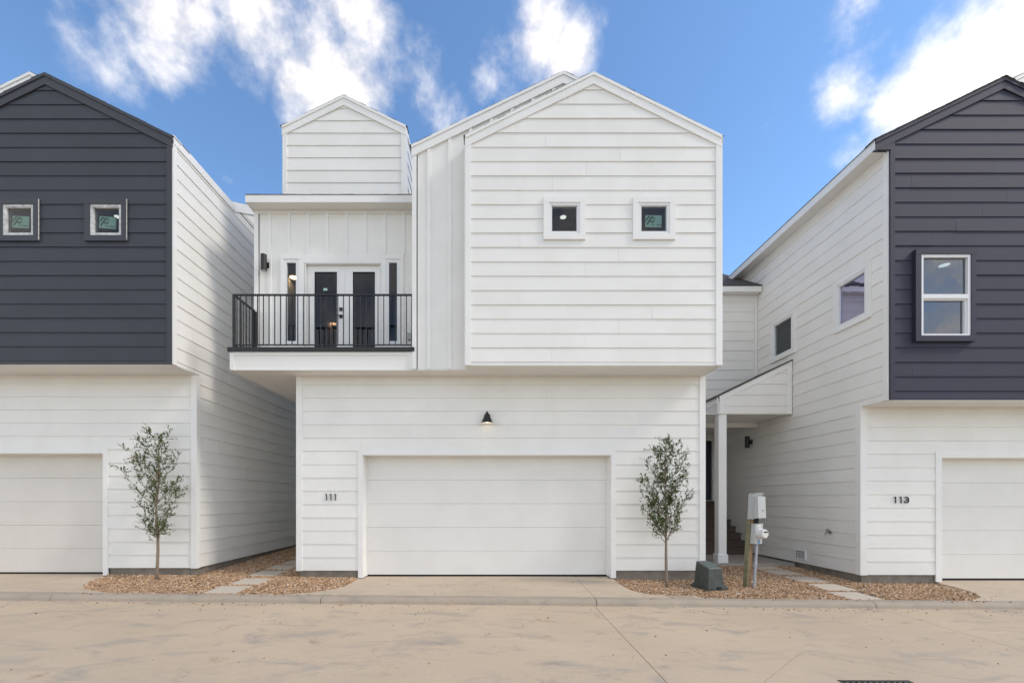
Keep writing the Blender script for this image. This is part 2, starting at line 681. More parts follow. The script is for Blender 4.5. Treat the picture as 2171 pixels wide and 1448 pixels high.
def text_mesh(body, size):
    c = bpy.data.curves.new('lettering', 'FONT')
    c.body = body
    c.size = size
    c.offset = size * .012
    o = bpy.data.objects.new('lettering', c)
    COL.objects.link(o)
    dg = bpy.context.evaluated_depsgraph_get()
    me = bpy.data.meshes.new_from_object(o.evaluated_get(dg))
    vs = [tuple(v.co) for v in me.vertices]
    fs = [tuple(p.vertices) for p in me.polygons]
    bpy.data.objects.remove(o)
    bpy.data.curves.remove(c)
    bpy.data.meshes.remove(me)
    return vs, fs


def sticker(win, fr, cu, cz, w, h, tilt, o):
    """pale green maker's card with its mark and the words Ply Gem, behind the pane"""
    ct, st = math.cos(tilt), math.sin(tilt)

    def g(u, z, off):
        return fr(cu + u * ct - z * st, cz + u * st + z * ct, off)
    card = obj('maker_card', MB().fbox(g, -w / 2, w / 2, -h / 2, h / 2, o - .002, o), M['card'], win, label='pale green maker card stuck inside the pane')
    sx, sz = w / 600, h / 420

    def q(pts):
        return [((x - 700) * sx, (690 - y) * sz) for x, y in pts]
    mb = MB()
    for pts in ([(520, 505), (590, 508), (470, 640), (425, 720), (415, 650), (440, 590)],
                [(625, 510), (700, 515), (590, 670), (480, 835), (440, 785), (530, 640)],
                [(715, 540), (765, 640), (690, 610), (675, 590)],
                [(600, 675), (750, 675), (710, 735), (565, 740)]):
        mb.prism(g, q(pts), o, o + .0015)
    vs, fs = text_mesh('Ply Gem', h * .25)
    mb.add([g(x + (620 - 700) * sx, y + (690 - 845) * sz, o + .0012) for x, y, z in vs], fs)
    obj('printed_mark', mb, M['ink'], win)


def small_window(root, fr, u0, u1, z0, z1, trim_mat, frame_mat, pane_mat, tw=.10, proud=.045, mark=None, raw=False):
    """fixed square window: picture-frame casing, vinyl frame, pane"""
    mb = MB()
    mb.fbox(fr, u0, u1, z1 - tw, z1, 0, proud)
    mb.fbox(fr, u0, u1, z0, z0 + tw, 0, proud)
    mb.fbox(fr, u0, u0 + tw, z0 + tw, z1 - tw, 0, proud - .002)
    mb.fbox(fr, u1 - tw, u1, z0 + tw, z1 - tw, 0, proud - .002)
    win = obj('window', mb, trim_mat, root)
    a0, a1, b0, b1 = u0 + tw, u1 - tw, z0 + tw, z1 - tw
    f = .045
    mb = MB()
    for (p0, p1, q0, q1) in ((a0, a1, b1 - f, b1), (a0, a1, b0, b0 + f), (a0, a0 + f, b0 + f, b1 - f), (a1 - f, a1, b0 + f, b1 - f)):
        mb.fbox(fr, p0, p1, q0, q1, -.05, proud - .014)
    g = f - .012
    for (p0, p1, q0, q1) in ((a0 + g, a1 - g, b1 - f - .012, b1 - g), (a0 + g, a1 - g, b0 + g, b0 + f + .012), (a0 + g, a0 + f + .012, b0 + f, b1 - f), (a1 - f - .012, a1 - g, b0 + f, b1 - f)):
        mb.fbox(fr, p0, p1, q0, q1, -.05, proud - .024)
    obj('frame', mb, frame_mat, win)
    if raw:
        mb = MB()
        mb.fbox(fr, u1 - .002, u1 + .001, z0 + .02, z1 - .004, proud - .014, proud + .0008)
        obj('bare_edge', mb, M['raw_vinyl'], win, label='unpainted pale edge of the casing')
    obj('pane', MB().fbox(fr, a0 + f, a1 - f, b0 + f, b1 - f, -.008, -.004), pane_mat, win)
    if mark:
        sticker(win, fr, *mark, -.012)
    return win


def room(root, T, x0, x1, y0, y1, z0, z1, mat, lamps=(), lamp_mat='lamp', r=.07):
    """room seen through the panes: five inner faces with thickness, open to the wall"""
    t = .05
    mb = MB()
    P = lambda a, b, c, d, e, f: mb.box(a + T[0], b + T[0], c + T[1], d + T[1], e + T[2], f + T[2])
    P(x0 - t, x0, y0, y1, z0, z1)
    P(x1, x1 + t, y0, y1, z0, z1)
    P(x0 - t, x1 + t, y1, y1 + t, z0, z1)
    P(x0 - t, x1 + t, y0, y1 + t, z0 - t, z0)
    P(x0 - t, x1 + t, y0, y1 + t, z1, z1 + t)
    rm = obj('room', mb, mat, root)
    for (lx, ly) in lamps:
        k = MB().tube([(lx + T[0], ly + T[1], z1 + T[2] - .008), (lx + T[0], ly + T[1], z1 + T[2] + .01)], r, 20)
        obj('ceiling_light', k, M[lamp_mat], rm)
    return rm


def garage_door(root, fr, u0, u1, z0, z1, mat, recess):
    """five sections; fr is the wall frame, the door sits `recess` behind it"""
    gd = obj('garage_door', MB().fbox(fr, u0, u1, z0 + .03, z1, -recess - .06, -recess - .03), mat, root)
    n = 5
    h = (z1 - z0 - .03) / n
    for i in range(n):
        a, b = z0 + .03 + i * h + .0003, z0 + .03 + (i + 1) * h - .0003
        mb = MB()
        for k, (u, v) in enumerate(((u0, u1),)):
            c = .0015
            mb.hull8([fr(u, a, -recess - .029), fr(v, a, -recess - .029), fr(v, b, -recess - .029), fr(u, b, -recess - .029)],
                     [fr(u, a + c, -recess + random.uniform(-.001, .001)), fr(v, a + c, -recess), fr(v, b - c, -recess - .001), fr(u, b - c, -recess)])
        obj('panel', mb, mat, gd)
    obj('bottom_seal', MB().fbox(fr, u0, u1, z0 - .012, z0 + .03, -recess - .04, -recess - .006), M['rubber'], gd)
    return gd


def garage_trim(root, wall, fr, u0, u1, z0, z1, w, recess, mat):
    for nm, (a, b, c, d) in (('l', (u0 - w, u0, z0, z1)), ('r', (u1, u1 + w, z0, z1)), ('t', (u0 - w, u1 + w, z1, z1 + w))):
        obj('door_casing', MB().fbox(fr, a, b, c, d, 0, .030), mat, wall)
    mb = MB()
    mb.fbox(fr, u0 - .02, u0 + .002, z0, z1, -recess - .05, .022)
    mb.fbox(fr, u1 - .002, u1 + .02, z0, z1, -recess - .05, .022)
    mb.fbox(fr, u0 + .002, u1 - .002, z1 - .004, z1 + .02, -recess - .05, .022)
    obj('door_jamb', mb, mat, wall)
    mb = MB()
    mb.fbox(fr, u0 + .002, u0 + .022, z0, z1 - .004, -recess + .004, -recess + .022)
    mb.fbox(fr, u1 - .022, u1 - .002, z0, z1 - .004, -recess + .004, -recess + .022)
    mb.fbox(fr, u0 + .022, u1 - .022, z1 - .026, z1 - .004, -recess + .004, -recess + .022)
    obj('weather_strip', mb, mat, wall)


def house_number(root, fr, text, u, z, h, pitch):
    num = None
    w = .0145
    hn = thing_part('house_number', root)
    for i, ch in enumerate(text):
        a = u + i * pitch
        mb = MB()
        if ch == '1':
            mb.stroke(fr, [(a, z + .004), (a, z + h - .003)], w, .026, .040)
            mb.stroke(fr, [(a - .024, z + h - .017), (a - .003, z + h - .008)], w * .8, .026, .039)
        else:
            r = h * .285
            pts = [(a + r * math.cos(t), z + h - r - .008 + r * math.sin(t)) for t in [R(150 - k * 24) for k in range(11)]]
            mb.stroke(fr, pts, w, .026, .040)
            r2 = h * .30
            pts = [(a + r2 * math.cos(t), z + r2 + .006 + r2 * math.sin(t)) for t in [R(85 - k * 26) for k in range(11)]]
            mb.stroke(fr, pts, w, .026, .0395)
        for dz in (.03, h - .03):
            p = fr(a + (0 if ch == '1' else h * .27), z + dz, 0)
            mb.tube([fr(a + (0 if ch == '1' else h * .27), z + dz, .004), fr(a + (0 if ch == '1' else h * .27), z + dz, .03)], .004, 6)
        obj('digit', mb, M['black'], hn)


def thing_part(name, parent):
    o = bpy.data.objects.new(name, None)
    COL.objects.link(o)
    o.parent = parent
    o.empty_display_size = .1
    ORG[o] = ORG[parent]
    return o


EXP = .261


# ------------------------------------------------------------------ ground
def z_toe(x):
    return -.139 - .0092 * x


def z_kerb(x):
    return z_toe(x) + .10


def z_ground(x, y):
    return z_kerb(x) + .022 * (y - 7.2) - .012


mb = MB()
mb.add([(-1500, -1500, -.45), (1500, -1500, -.45), (1500, 1500, -.45), (-1500, 1500, -.45)], [(0, 1, 2, 3)])
obj('ground', mb, M['field'], kind='structure')


def sheet(mb, poly, zf, depth=.16):
    """solid sheet with top at zf(x,y)"""
    n = len(poly)
    top = [(x, y, zf(x, y)) for x, y in poly]
    bot = [(x, y, zf(x, y) - depth) for x, y in poly]
    k = len(mb.v)
    bm = bmesh.new()
    vs = [bm.verts.new((x, y, 0)) for x, y in poly]
    f = bm.faces.new(vs)
    f.normal_update()
    bm.verts.index_update()
    tri = bmesh.ops.triangulate(bm, faces=[f])
    tris = [tuple(v.index for v in q.verts) for q in bm.faces]
    bm.free()
    mb.add(top + bot, tris + [(i, (i + 1) % n, n + (i + 1) % n, n + i) for i in range(n)])
    return mb


# road of concrete slabs, with the turned apron round the storm drain
road = obj('road', MB().box(-40, 40, -4.2, 7.0, -.44, -.40), M['earth'], kind='structure')
zr = lambda x, y: z_toe(x) + .004 - .006 * (7.0 - y) * (1 if y > 1 else 1)
J = .0045
drain_c = Vector((3.62, 4.02))
corners = [(3.51, 4.96), (2.25, 3.85), (3.90, 1.9), (6.10, 3.26)]
slabs = []
ys = [6.990, -4.2]
xs = [-40, -12.4, -7.85, 1.655, 6.2, 10.75, 15.3, 40]
for a, b in zip(xs, xs[1:]):
    if abs(a - 1.655) < .01:
        continue
    slabs.append([(a + J, ys[1]), (b - J, ys[1]), (b - J, ys[0]), (a + J, ys[0])])
A, B, C_, D_ = [Vector(c) for c in corners]
x0, x1 = 1.655 + J, 6.2 - J
# four slabs round the turned apron
e = .012
Ao, Bo, Co, Do = [drain_c + (p - drain_c) * 1.007 for p in (A, B, C_, D_)]
slabs.append([(x0, 6.990), (x0, Bo.y), tuple(Bo), tuple(Ao), tuple(Do), (x1, Do.y), (x1, 6.990)])
slabs.append([(x0, Bo.y - J), (x0, -4.2), (x1, -4.2), (x1, Do.y - J), (Do.x, Do.y - J), tuple(Co), (Bo.x, Bo.y - J)])
for poly in slabs:
    obj('road_slab', sheet(MB(), poly, zr), M['road'], road)
# apron with a square hole for the grate
gx0, gx1, gy0, gy1 = 3.32, 4.02, 3.60, 4.22
gw = [(gx0, gy1), (gx0, gy0), (gx1, gy0), (gx1, gy1)]
ring = [tuple(A), tuple(B), tuple(C_), tuple(D_)]
apr = MB()
sheet(apr, [tuple(A), tuple(B), (gx0, gy0), (gx0, gy1)], zr)
sheet(apr, [tuple(B), tuple(C_), (gx1, gy0), (gx0, gy0)], zr)
sheet(apr, [tuple(C_), tuple(D_), (gx1, gy1), (gx1, gy0)], zr)
sheet(apr, [tuple(D_), tuple(A), (gx0, gy1), (gx1, gy1)], zr)
obj('drain_apron', apr, M['road'], road)
gz = zr(3.65, 3.9)
grate = thing('storm_drain', (3.67, 3.91, gz), 'iron storm drain grate set in the road at the bottom edge', 'drain')
mb = MB()
mb.box(gx0 + .004, gx1 - .004, gy1 - .045, gy1 - .004, gz - .06, gz + .003)
mb.box(gx0 + .004, gx1 - .004, gy0 + .004, gy0 + .045, gz - .06, gz + .003)
mb.box(gx0 + .004, gx0 + .045, gy0 + .045, gy1 - .045, gz - .06, gz + .003)
mb.box(gx1 - .045, gx1 - .004, gy0 + .045, gy1 - .045, gz - .06, gz + .003)
obj('frame', mb, M['black'], grate)
for i in range(11):
    x = gx0 + .07 + i * (gx1 - gx0 - .14) / 10
    obj('bar', MB().box(x - .013, x + .013, gy0 + .046, gy1 - .046, gz - .05, gz), M['steel'], grate)
obj('sump', MB().box(gx0 + .003, gx1 - .003, gy0 + .003, gy1 - .003, gz - .158, gz - .15), M['hole_shade'], grate)

# kerb in segments
kerb = obj('kerb', MB().box(-40, 40, 7.02, 7.17, -.44, -.40), M['earth'], kind='structure')
prof = [(7.0, -.2), (7.0, -.004), (7.012, .012), (7.020, .045), (7.038, .075), (7.066, .092), (7.11, .098), (7.197, .10), (7.197, -.2)]
kx = [-40, -12.2, -7.05, -2.72, 1.70, 6.17, 10.6, 15, 40]
for a, b in zip(kx, kx[1:]):
    a, b = a + .006, b - .006
    mb = MB()
    ns = max(2, int((b - a) / .6)) if b - a < 6 else 4
    n = len(prof)
    for i in range(ns + 1):
        x = a + (b - a) * i / ns
        w = mnoise.noise((x * .9, 3.3, 0)) * .006
        for (y, z) in prof:
            mb.v.append((x, y + w * (1 if 7.0 < y < 7.19 else 0), z_toe(x) + z))
    for i in range(ns):
        for j in range(n - 1):
            mb.f.append((i * n + j, (i + 1) * n + j, (i + 1) * n + j + 1, i * n + j + 1))
    mb.f.append(tuple(range(n)))
    mb.f.append(tuple(ns * n + j for j in range(n - 1, -1, -1)))
    obj('kerb_segment', mb, M['kerb'], kerb)

# driveways
flare_l = [(-2.62, 8.66), (-2.60, 8.2), (-2.635, 7.88), (-2.73, 7.64), (-2.90, 7.45), (-3.10, 7.32), (-3.40, 7.205)]
flare_r = [(3.50, 7.205), (3.42, 7.32), (2.98, 7.34), (2.72, 7.40), (2.54, 7.56), (2.44, 7.82), (2.40, 8.2), (2.42, 8.66)]


def zd(base):
    def f(x, y):
        t = min(1, max(0, (y - 7.2) / 1.65))
        k = z_kerb(x) + .001
        return k + (base - k) * t
    return f


drv = obj('driveway', MB().box(-2.3, 2.2, 7.3, 8.9, -.44, -.40), M['earth'], kind='structure')
obj('driveway_slab', sheet(MB(), flare_l + [(1.70 - .004, 7.205), (1.70 - .004, 9.0), (-2.50, 9.0), (-2.50, 8.66)], zd(-.006)), M['drive'], drv)
obj('driveway_slab', sheet(MB(), [(1.70 + .004, 7.205)] + flare_r + [(2.36, 8.66), (2.36, 9.0), (1.70 + .004, 9.0)], zd(-.006)), M['drive'], drv)
drl = [(-15, 9.0), (-15, 7.205), (-6.30, 7.205), (-6.62, 7.34), (-6.95, 7.50), (-7.20, 7.76), (-7.40, 8.15), (-7.58, 8.69), (-7.68, 8.69), (-7.68, 9.0)]
drv2 = obj('driveway', MB().box(-14, -7.9, 7.3, 8.9, -.44, -.40), M['earth'], kind='structure')
obj('driveway_slab', sheet(MB(), drl, zd(.034)), M['drive'], drv2)
drr = [(7.90, 7.205), (8.35, 7.48), (8.56, 7.74), (8.68, 8.20), (8.70, 8.58), (8.79, 8.58), (8.79, 9.0), (16, 9.0), (16, 7.205)]
drv3 = obj('driveway', MB().box(9.2, 15, 7.3, 8.9, -.44, -.40), M['earth'], kind='structure')
obj('driveway_slab', sheet(MB(), drr, zd(-.066)), M['drive'], drv3)

# gravel beds: brown earth below, stones on top
bed_l = [(-6.30, 7.2), (-3.40, 7.2)] + list(reversed(flare_l))[1:] + [(-2.62, 8.80), (-3.78, 8.80), (-3.78, 14.5), (-5.86, 14.5), (-5.86, 8.80), (-7.58, 8.80)] + [(-7.58, 8.69), (-7.40, 8.15), (-7.20, 7.76), (-6.95, 7.50), (-6.62, 7.34)]
bed_r = [(7.90, 7.2), (8.35, 7.48), (8.56, 7.74), (8.68, 8.20), (8.70, 8.58), (8.70, 8.75), (7.24, 8.75), (7.24, 10.62), (4.2, 10.62), (4.2, 8.80), (2.42, 8.80)] + list(reversed(flare_r)) + []
bed_r[-1] = (3.50, 7.2)


def zbed(x, y):
    return z_ground(x, y) - .016


for nm, poly in (('gravel_bed', bed_l), ('gravel_bed', bed_r)):
    obj(nm, sheet(MB(), poly, zbed), M['earth'], kind='structure')

# stepping stones
PAV = []
for (x0, y0, tw) in ((-4.80, 7.27, 0.01), (-4.77, 7.95, -.015), (-4.86, 8.72, .02), (-4.88, 9.42, 0), (-4.85, 10.12, .01)):
    PAV.append((x0, y0, tw, 'left'))
for (x0, y0, tw) in ((5.95, 7.225, .015), (6.08, 7.90, -.01), (6.13, 8.62, .015), (6.13, 9.34, -.01), (6.13, 10.0, 0.0)):
    PAV.append((x0, y0, tw, 'right'))
ordw = ['nearest the kerb', 'second from the kerb', 'third from the kerb', 'fourth from the kerb', 'farthest from the kerb']
cnt = {'left': 0, 'right': 0}
PS = .56
for (x0, y0, tw, side) in PAV:
    i = cnt[side]
    cnt[side] += 1
    c = Vector((x0 + PS / 2, y0 + PS / 2))
    zc = z_ground(c.x, c.y) + .002
    mb = MB()
    h = PS / 2
    pts = []
    for (a, b) in ((-h, -h), (h, -h), (h, h), (-h, h)):
        pts.append((c.x + a * math.cos(tw) - b * math.sin(tw), c.y + a * math.sin(tw) + b * math.cos(tw)))
    ins = [(c.x + (p[0] - c.x) * .975, c.y + (p[1] - c.y) * .975) for p in pts]
    mb.hull8([(p[0], p[1], zc - .05) for p in pts], [(p[0], p[1], zc - .004 + .022 * (p[1] - c.y)) for p in pts])
    mb.hull8([(p[0], p[1], zc - .01 + .022 * (p[1] - c.y)) for p in pts], [(p[0], p[1], zc + .003 + .022 * (p[1] - c.y)) for p in ins])
    place = 'between the charcoal house and the middle house' if side == 'left' else 'on the path to the porch steps'
    obj('stepping_stone', mb, M['paver'], label='square concrete stepping stone %s, %s' % (place, ordw[i]), cat='paver', group='stepping stones ' + side, origin=(c.x, c.y, zc))


def inside(poly, x, y):
    c = False
    n = len(poly)
    j = n - 1
    for i in range(n):
        xi, yi = poly[i]
        xj, yj = poly[j]
        if (yi > y) != (yj > y) and x < (xj - xi) * (y - yi) / (yj - yi) + xi:
            c = not c
        j = i
    return c


bm = bmesh.new()
bmesh.ops.create_icosphere(bm, subdivisions=1, radius=1)
ICO_V = np.array([v.co[:] for v in bm.verts])
ICO_F = np.array([[v.index for v in f.verts] for f in bm.faces])
bm.free()


def pebbles(name, pts, sizes, tones, seed, **kw):
    rng = np.random.default_rng(seed)
    n = len(pts)
    V = np.repeat(ICO_V[None], n, 0) * (1 + rng.uniform(-.22, .22, (n, 12, 1)))
    sc = np.stack([sizes * rng.uniform(.8, 1.35, n), sizes * rng.uniform(.7, 1.1, n), sizes * rng.uniform(.45, .75, n)], 1)
    V = V * sc[:, None, :]
    a = rng.uniform(0, 6.283, n)
    ca, sa = np.cos(a)[:, None], np.sin(a)[:, None]
    x, y = V[:, :, 0] * ca - V[:, :, 1] * sa, V[:, :, 0] * sa + V[:, :, 1] * ca
    t = rng.uniform(-.5, .5, n)[:, None]
    z = V[:, :, 2] + t * x
    V = np.stack([x, y, z], 2) + np.array(pts)[:, None, :]
    F = ICO_F[None] + (np.arange(n) * 12)[:, None, None]
    me = bpy.data.meshes.new(name)
    nv, nf = n * 12, n * 20
    me.vertices.add(nv)
    me.vertices.foreach_set('co', V.reshape(-1).astype(np.float32))
    me.loops.add(nf * 3)
    me.loops.foreach_set('vertex_index', F.reshape(-1).astype(np.int32))
    me.polygons.add(nf)
    me.polygons.foreach_set('loop_start', (np.arange(nf) * 3).astype(np.int32))
    me.polygons.foreach_set('loop_total', np.full(nf, 3, np.int32))
    at = me.attributes.new('tone', 'FLOAT', 'FACE')
    at.data.foreach_set('value', np.repeat(tones, 20).astype(np.float32))
    me.materials.append(M['gravel'])
    me.update(calc_edges=True)
    me.validate()
    o = bpy.data.objects.new(name, me)
    COL.objects.link(o)
    finish(o, None, kw.get('label'), kw.get('cat'), None, 'stuff')
    return o


def gravel(name, poly, seed, label, n_per_m2=2000):
    rng = np.random.default_rng(seed)
    xs = [p[0] for p in poly]
    ys = [p[1] for p in poly]
    x0, x1, y0, y1 = min(xs), max(xs), min(ys), max(ys)
    pts, siz = [], []
    n = int((x1 - x0) * (y1 - y0) * n_per_m2)
    X = rng.uniform(x0, x1, n)
    Y = rng.uniform(y0, y1, n)
    keep = rng.uniform(0, 1, n)
    for x, y, k in zip(X, Y, keep):
        if y > 9.5 and k > .7:
            continue
        if not inside(poly, x, y):
            continue
        if any(px - .005 < x < px + PS + .005 and py - .005 < y < py + PS + .005 for px, py, _, _ in PAV):
            if k > .004:
                continue
        mound = .012 * mnoise.noise((x * 1.4, y * 1.4, 2.0)) + .012
        pts.append((x, y, z_ground(x, y) - .004 + mound * k))
        siz.append(.0125 + .011 * rng.random() ** 2)
    n = len(pts)
    # stones spilled over the edges
    tones = np.clip(rng.normal(.5, .24, n), 0, 1)
    return pebbles(name, pts, np.array(siz), tones, seed + 1, label=label, cat='gravel')


gravel('gravel', bed_l, 11, 'brown river gravel between the charcoal house and the middle house')
gravel('gravel', bed_r, 12, 'brown river gravel in front of the porch path')
# loose stones on the road and driveway
rng = np.random.default_rng(5)
pts, siz = [], []
for i in range(560):
    if i < 260:
        x = rng.uniform(-8.5, 9.5)
        if rng.random() < .6:
            x = rng.choice([-5.0, -4.2, 5.5, 4.6, 7.2]) + rng.normal(0, .9)
        y = 6.985 - abs(rng.normal(0, .10))
        z = zr(x, y)
    elif i >= 420:
        x = rng.choice([rng.uniform(-6.2, -3.3), rng.uniform(3.4, 7.9), -6.7 + rng.normal(0, .3), -3.0 + rng.normal(0, .25), 2.6 + rng.normal(0, .2), 8.2 + rng.normal(0, .2)])
        y = rng.uniform(7.06, 7.20) if -6.2 < x < -3.3 or 3.4 < x < 7.9 else rng.uniform(7.08, 7.5)
        if y > 7.2 and (inside(bed_l, x, y) or inside(bed_r, x, y)):
            y = 7.15
        z = z_kerb(x) + .022 * max(0, y - 7.2)
    elif i < 400:
        x = rng.uniform(-8, 9)
        y = 6.9 - abs(rng.normal(0, 1.2))
        z = zr(x, y)
    else:
        x = rng.uniform(-2, 2)
        y = rng.uniform(7.3, 8.5)
        z = zd(-.006)(x, y)
    s = .006 + .008 * rng.random() ** 2
    pts.append((x, y, z + s * .3))
    siz.append(s)
pebbles('loose_stones', pts, np.array(siz), np.clip(rng.normal(.3, .25, len(pts)), 0, 1), 6, label='loose stones scattered on the road along the kerb', cat='stones')
# utility cover beside the drive
obj('utility_cover', sheet(MB(), [(2.95, 7.215), (3.36, 7.215), (3.30, 7.325), (2.93, 7.325)], lambda x, y: zd(-.006)(x, y) + .006, .05), M['kerb'], label='small grey concrete cover between driveway and gravel', cat='cover', origin=(3.15, 7.27, z_kerb(3.1)))


# ------------------------------------------------------------------ house with the street gable (middle and left)
def gable_house(xo, yo, zo, label, front, front_trim, garage_mat, joints, windows, full, door_u, number=None):
    F, RT, LT = frame_maker(xo, yo, zo)
    T = lambda x, y, z: (x + xo, y + yo, z + zo)
    root = thing('house', T(.2, 8.65, 0), label, 'house')
    g0, g1 = door_u
    YW, YG, YM = 8.65, 8.01, 8.24
    XL, XR = -3.795, 4.2
    S0 = 3.99

    # foundation and garage floor
    mb = MB()
    mb.box(*[v for v in (XL + .03 + xo, g0 - .10 + xo, YW + .02 + yo, 17.9 + yo, -.40, .149 + zo)])
    mb.box(g1 + .10 + xo, XR - .03 + xo, YW + .02 + yo, 17.9 + yo, -.40, .149 + zo)
    mb.box(g0 - .10 + xo, g1 + .10 + xo, YW + .30 + yo, 17.9 + yo, -.40, -.02 + zo)
    mb.box(g0 - .10 + xo, g0 - .012 + xo, YW + .02 + yo, YW + .30 + yo, -.40, .012 + zo)
    mb.box(g1 + .012 + xo, g1 + .10 + xo, YW + .02 + yo, YW + .30 + yo, -.40, .012 + zo)
    obj('foundation', mb, M['foundation'], root)

    # garage storey, street front
    fr = F(YW)
    outline = [[(XL, .149), (XR, .149), (XR, S0), (XL, S0)]]
    gw = backing('garage_wall', fr, outline, [(g0, g1, -1, 2.42)], .12, M['siding'], root)
    hole = (g0 - .095, g1 + .095, -1, 2.42 + .097)
    siding(gw, fr, [[(XL + .09, .151), (XR - .09, .151), (XR - .09, S0 - .004), (XL + .09, S0 - .004)]], [hole], .151, EXP, M['siding'], joints=joints['low'], n0=0)
    garage_trim(root, gw, fr, g0, g1, .006, 2.42, .095, .226, M['trim'])
    garage_door(root, fr, g0, g1, 0.0, 2.42, garage_mat, .226)
    for (a, b) in ((XL, XL + .09), (XR - .09, XR)):
        obj('corner_trim', MB().fbox(fr, a, b, .145, S0 - .003, 0, .029), M['trim'], gw)
    if number:
        house_number(root, fr, number, -3.225, 1.53, .130, .088)

    # street gable box, overhanging the garage
    fr = F(YG)
    gl, gr = -.45, 4.2
    pk, ev = (1.875, 9.30), 8.15
    holes_t = [(w[0], w[1], w[2], w[3]) for w in windows]
    holes_b = [(w[0] + .09, w[1] - .09, w[2] + .09, w[3] - .09) for w in windows]
    gab = [[(gl, S0), (gr, S0), (gr, ev), pk, (gl, ev)]]
    bw = backing('gable_wall', fr, gab, holes_b, .10, front, root)
    inner = [[(gl + .095, 4.046), (gr - .095, 4.046), (gr - .095, ev - .04), (pk[0], pk[1] - .04), (gl + .095, ev - .04)]]
    siding(bw, fr, inner, [(a + .02, b - .02, c + .02, d - .02) for a, b, c, d in holes_t], 4.052, EXP, front, joints=joints['gable'], n0=0)
    for (a, b) in ((gl, gl + .095), (gr - .095, gr)):
        obj('corner_trim', MB().fbox(fr, a, b, S0, ev - .12, 0, .030), front_trim, bw)
    obj('base_trim', MB().fbox(fr, gl + .095, gr - .095, S0, 4.050, 0, .012), front_trim, bw)
    rake(bw, fr, pk, (gl - .012, ev), (gr + .012, ev), .195, 0, .034, front_trim)
    for (u0, u1, z0, z1, mark, raw) in windows:
        small_window(root, fr, u0, u1, z0, z1, front_trim, M['raw_vinyl'] if raw else M['vinyl'], M['glass'], .10, .048, mark, raw)
    mb = MB().fbox(LT(gl), YG, YM + .12, S0, ev, -.08, 0)
    sw = obj('wall', mb, M['siding'], root)
    obj('corner_trim', MB().fbox(LT(gl), YG - .028, YG + .07, S0, ev - .02, 0, .02), front_trim, sw)
    gable_roof(root, T, (pk[0], pk[1] + .016), (gl - .022, ev + .003), (gr + .022, ev + .003), YG - .034, YM - .01, .03, 3)

    # main mass behind it, board and batten
    fr = F(YM)
    ml = -1.47
    mp, me_ = (1.365, 9.535), 8.16
    body = [[(ml, S0), (gr - .1, S0), (gr - .1, me_ + .05), mp, (ml, me_)]]
    mw = backing('batten_wall', fr, body, [(0.0, 3.9, 4.3, 7.5)], .12, M['siding'], root)
    obj('corner_trim', MB().fbox(fr, ml, ml + .083, S0, me_ - .1, 0, .024), M['trim'], mw)
    for k in range(7):
        u = -1.156 + .39 * k
        z0 = S0 if u < gl - .05 else 8.1
        obj('batten', MB().fbox(fr, u - .032, u + .032, z0, me_ + (u - ml) * .49 - .13, 0, .022), M['trim'], mw)
    rake(mw, fr, mp, (ml - .012, me_), (gr, me_ + .02), .20, 0, .034, M['trim'])
    mb = MB().fbox(LT(ml), YM, 13.0, S0, me_, -.10, 0)
    obj('wall', mb, M['siding'], root)
    gable_roof(root, T, (mp[0], mp[1] + .016), (ml - .022, me_ + .003), (gr + .022, me_ + .014), YM - .034, 13.4, .03, 9)
    room(root, (xo, yo, zo), 0.0, 3.9, YM + .13, 11.5, 4.35, 7.22, M['room'], [(1.46 if number else 2.5, 8.82)], 'lamp_white', .06)

    # right-hand side wall
    fr = RT(XR)
    slope = .55
    y_e, z_e = 8.74, 7.61
    zr_ = lambda y: z_e + slope * (y - y_e)
    y_k = y_e + (8.17 - z_e) / slope
    tri = [(y_k, 8.17), (13.4, zr_(13.4)), (13.4 + (zr_(13.4) - 8.17) / slope, 8.17)]
    parts = [[(YW, .149), (17.9, .149), (17.9, S0), (YW, S0)], [(YG, S0), (17.9, S0), (17.9, 8.17), (YG, 8.17)], tri]
    sw = backing('side_wall', fr, parts, [], .10, M['siding'], root)
    lap = [[(YW + .075, .151), (17.9, .151), (17.9, S0), (YW + .075, S0)], [(YG + .075, S0), (17.9, S0), (17.9, 8.12), (YG + .075, 8.12)], [(p[0], p[1] - .05) for p in tri]]
    siding(sw, fr, lap, [], .151, EXP, M['siding'], n0=0, auto=.8)
    obj('corner_trim', MB().fbox(fr, YW - .029, YW + .075, .145, S0 - .02, 0, .028), M['trim'], sw)
    obj('corner_trim', MB().fbox(fr, YG - .02, YG + .075, S0, 8.10, 0, .026), M['trim'], sw)
    obj('frieze_board', MB().prism(fr, [(YG - .02, 8.185), (y_k + .03, 8.185), (y_k + .12, 8.03), (YG - .02, 8.03)], 0, .034), M['trim'], sw)
    obj('frieze_board', MB().prism(fr, [(y_k + .03, zr_(y_k + .03)), (13.4, zr_(13.4)), (13.4, zr_(13.4) - .2), (y_k + .14, 8.03)], 0, .035), M['trim'], sw)

    # soffits under the overhangs
    mb = MB()
    mb.box(gl + xo, gr + xo, YG + .004 + yo, YW + .03 + yo, S0 - .012 + zo, S0 - .001 + zo)
    mb.box(-4.88 + xo, gl + .0 + xo, YM + .004 + yo, YW + .03 + yo, S0 - .016 + zo, S0 - .001 + zo)
    mb.box(-4.88 + xo, XL + .06 + xo, YW + .03 + yo, 17.9 + yo, S0 - .016 + zo, S0 - .001 + zo)
    obj('soffit', mb, M['soffit'], root)
    lw = backing('side_wall', LT(XL), [[(YW, .149), (17.9, .149), (17.9, S0), (YW, S0)]], [], .10, M['siding'], root)
    siding(lw, LT(XL), [[(YW + .075, .151), (17.9, .151), (17.9, S0 - .02), (YW + .075, S0 - .02)]], [], .151, EXP, M['siding'], n0=0, auto=.3)
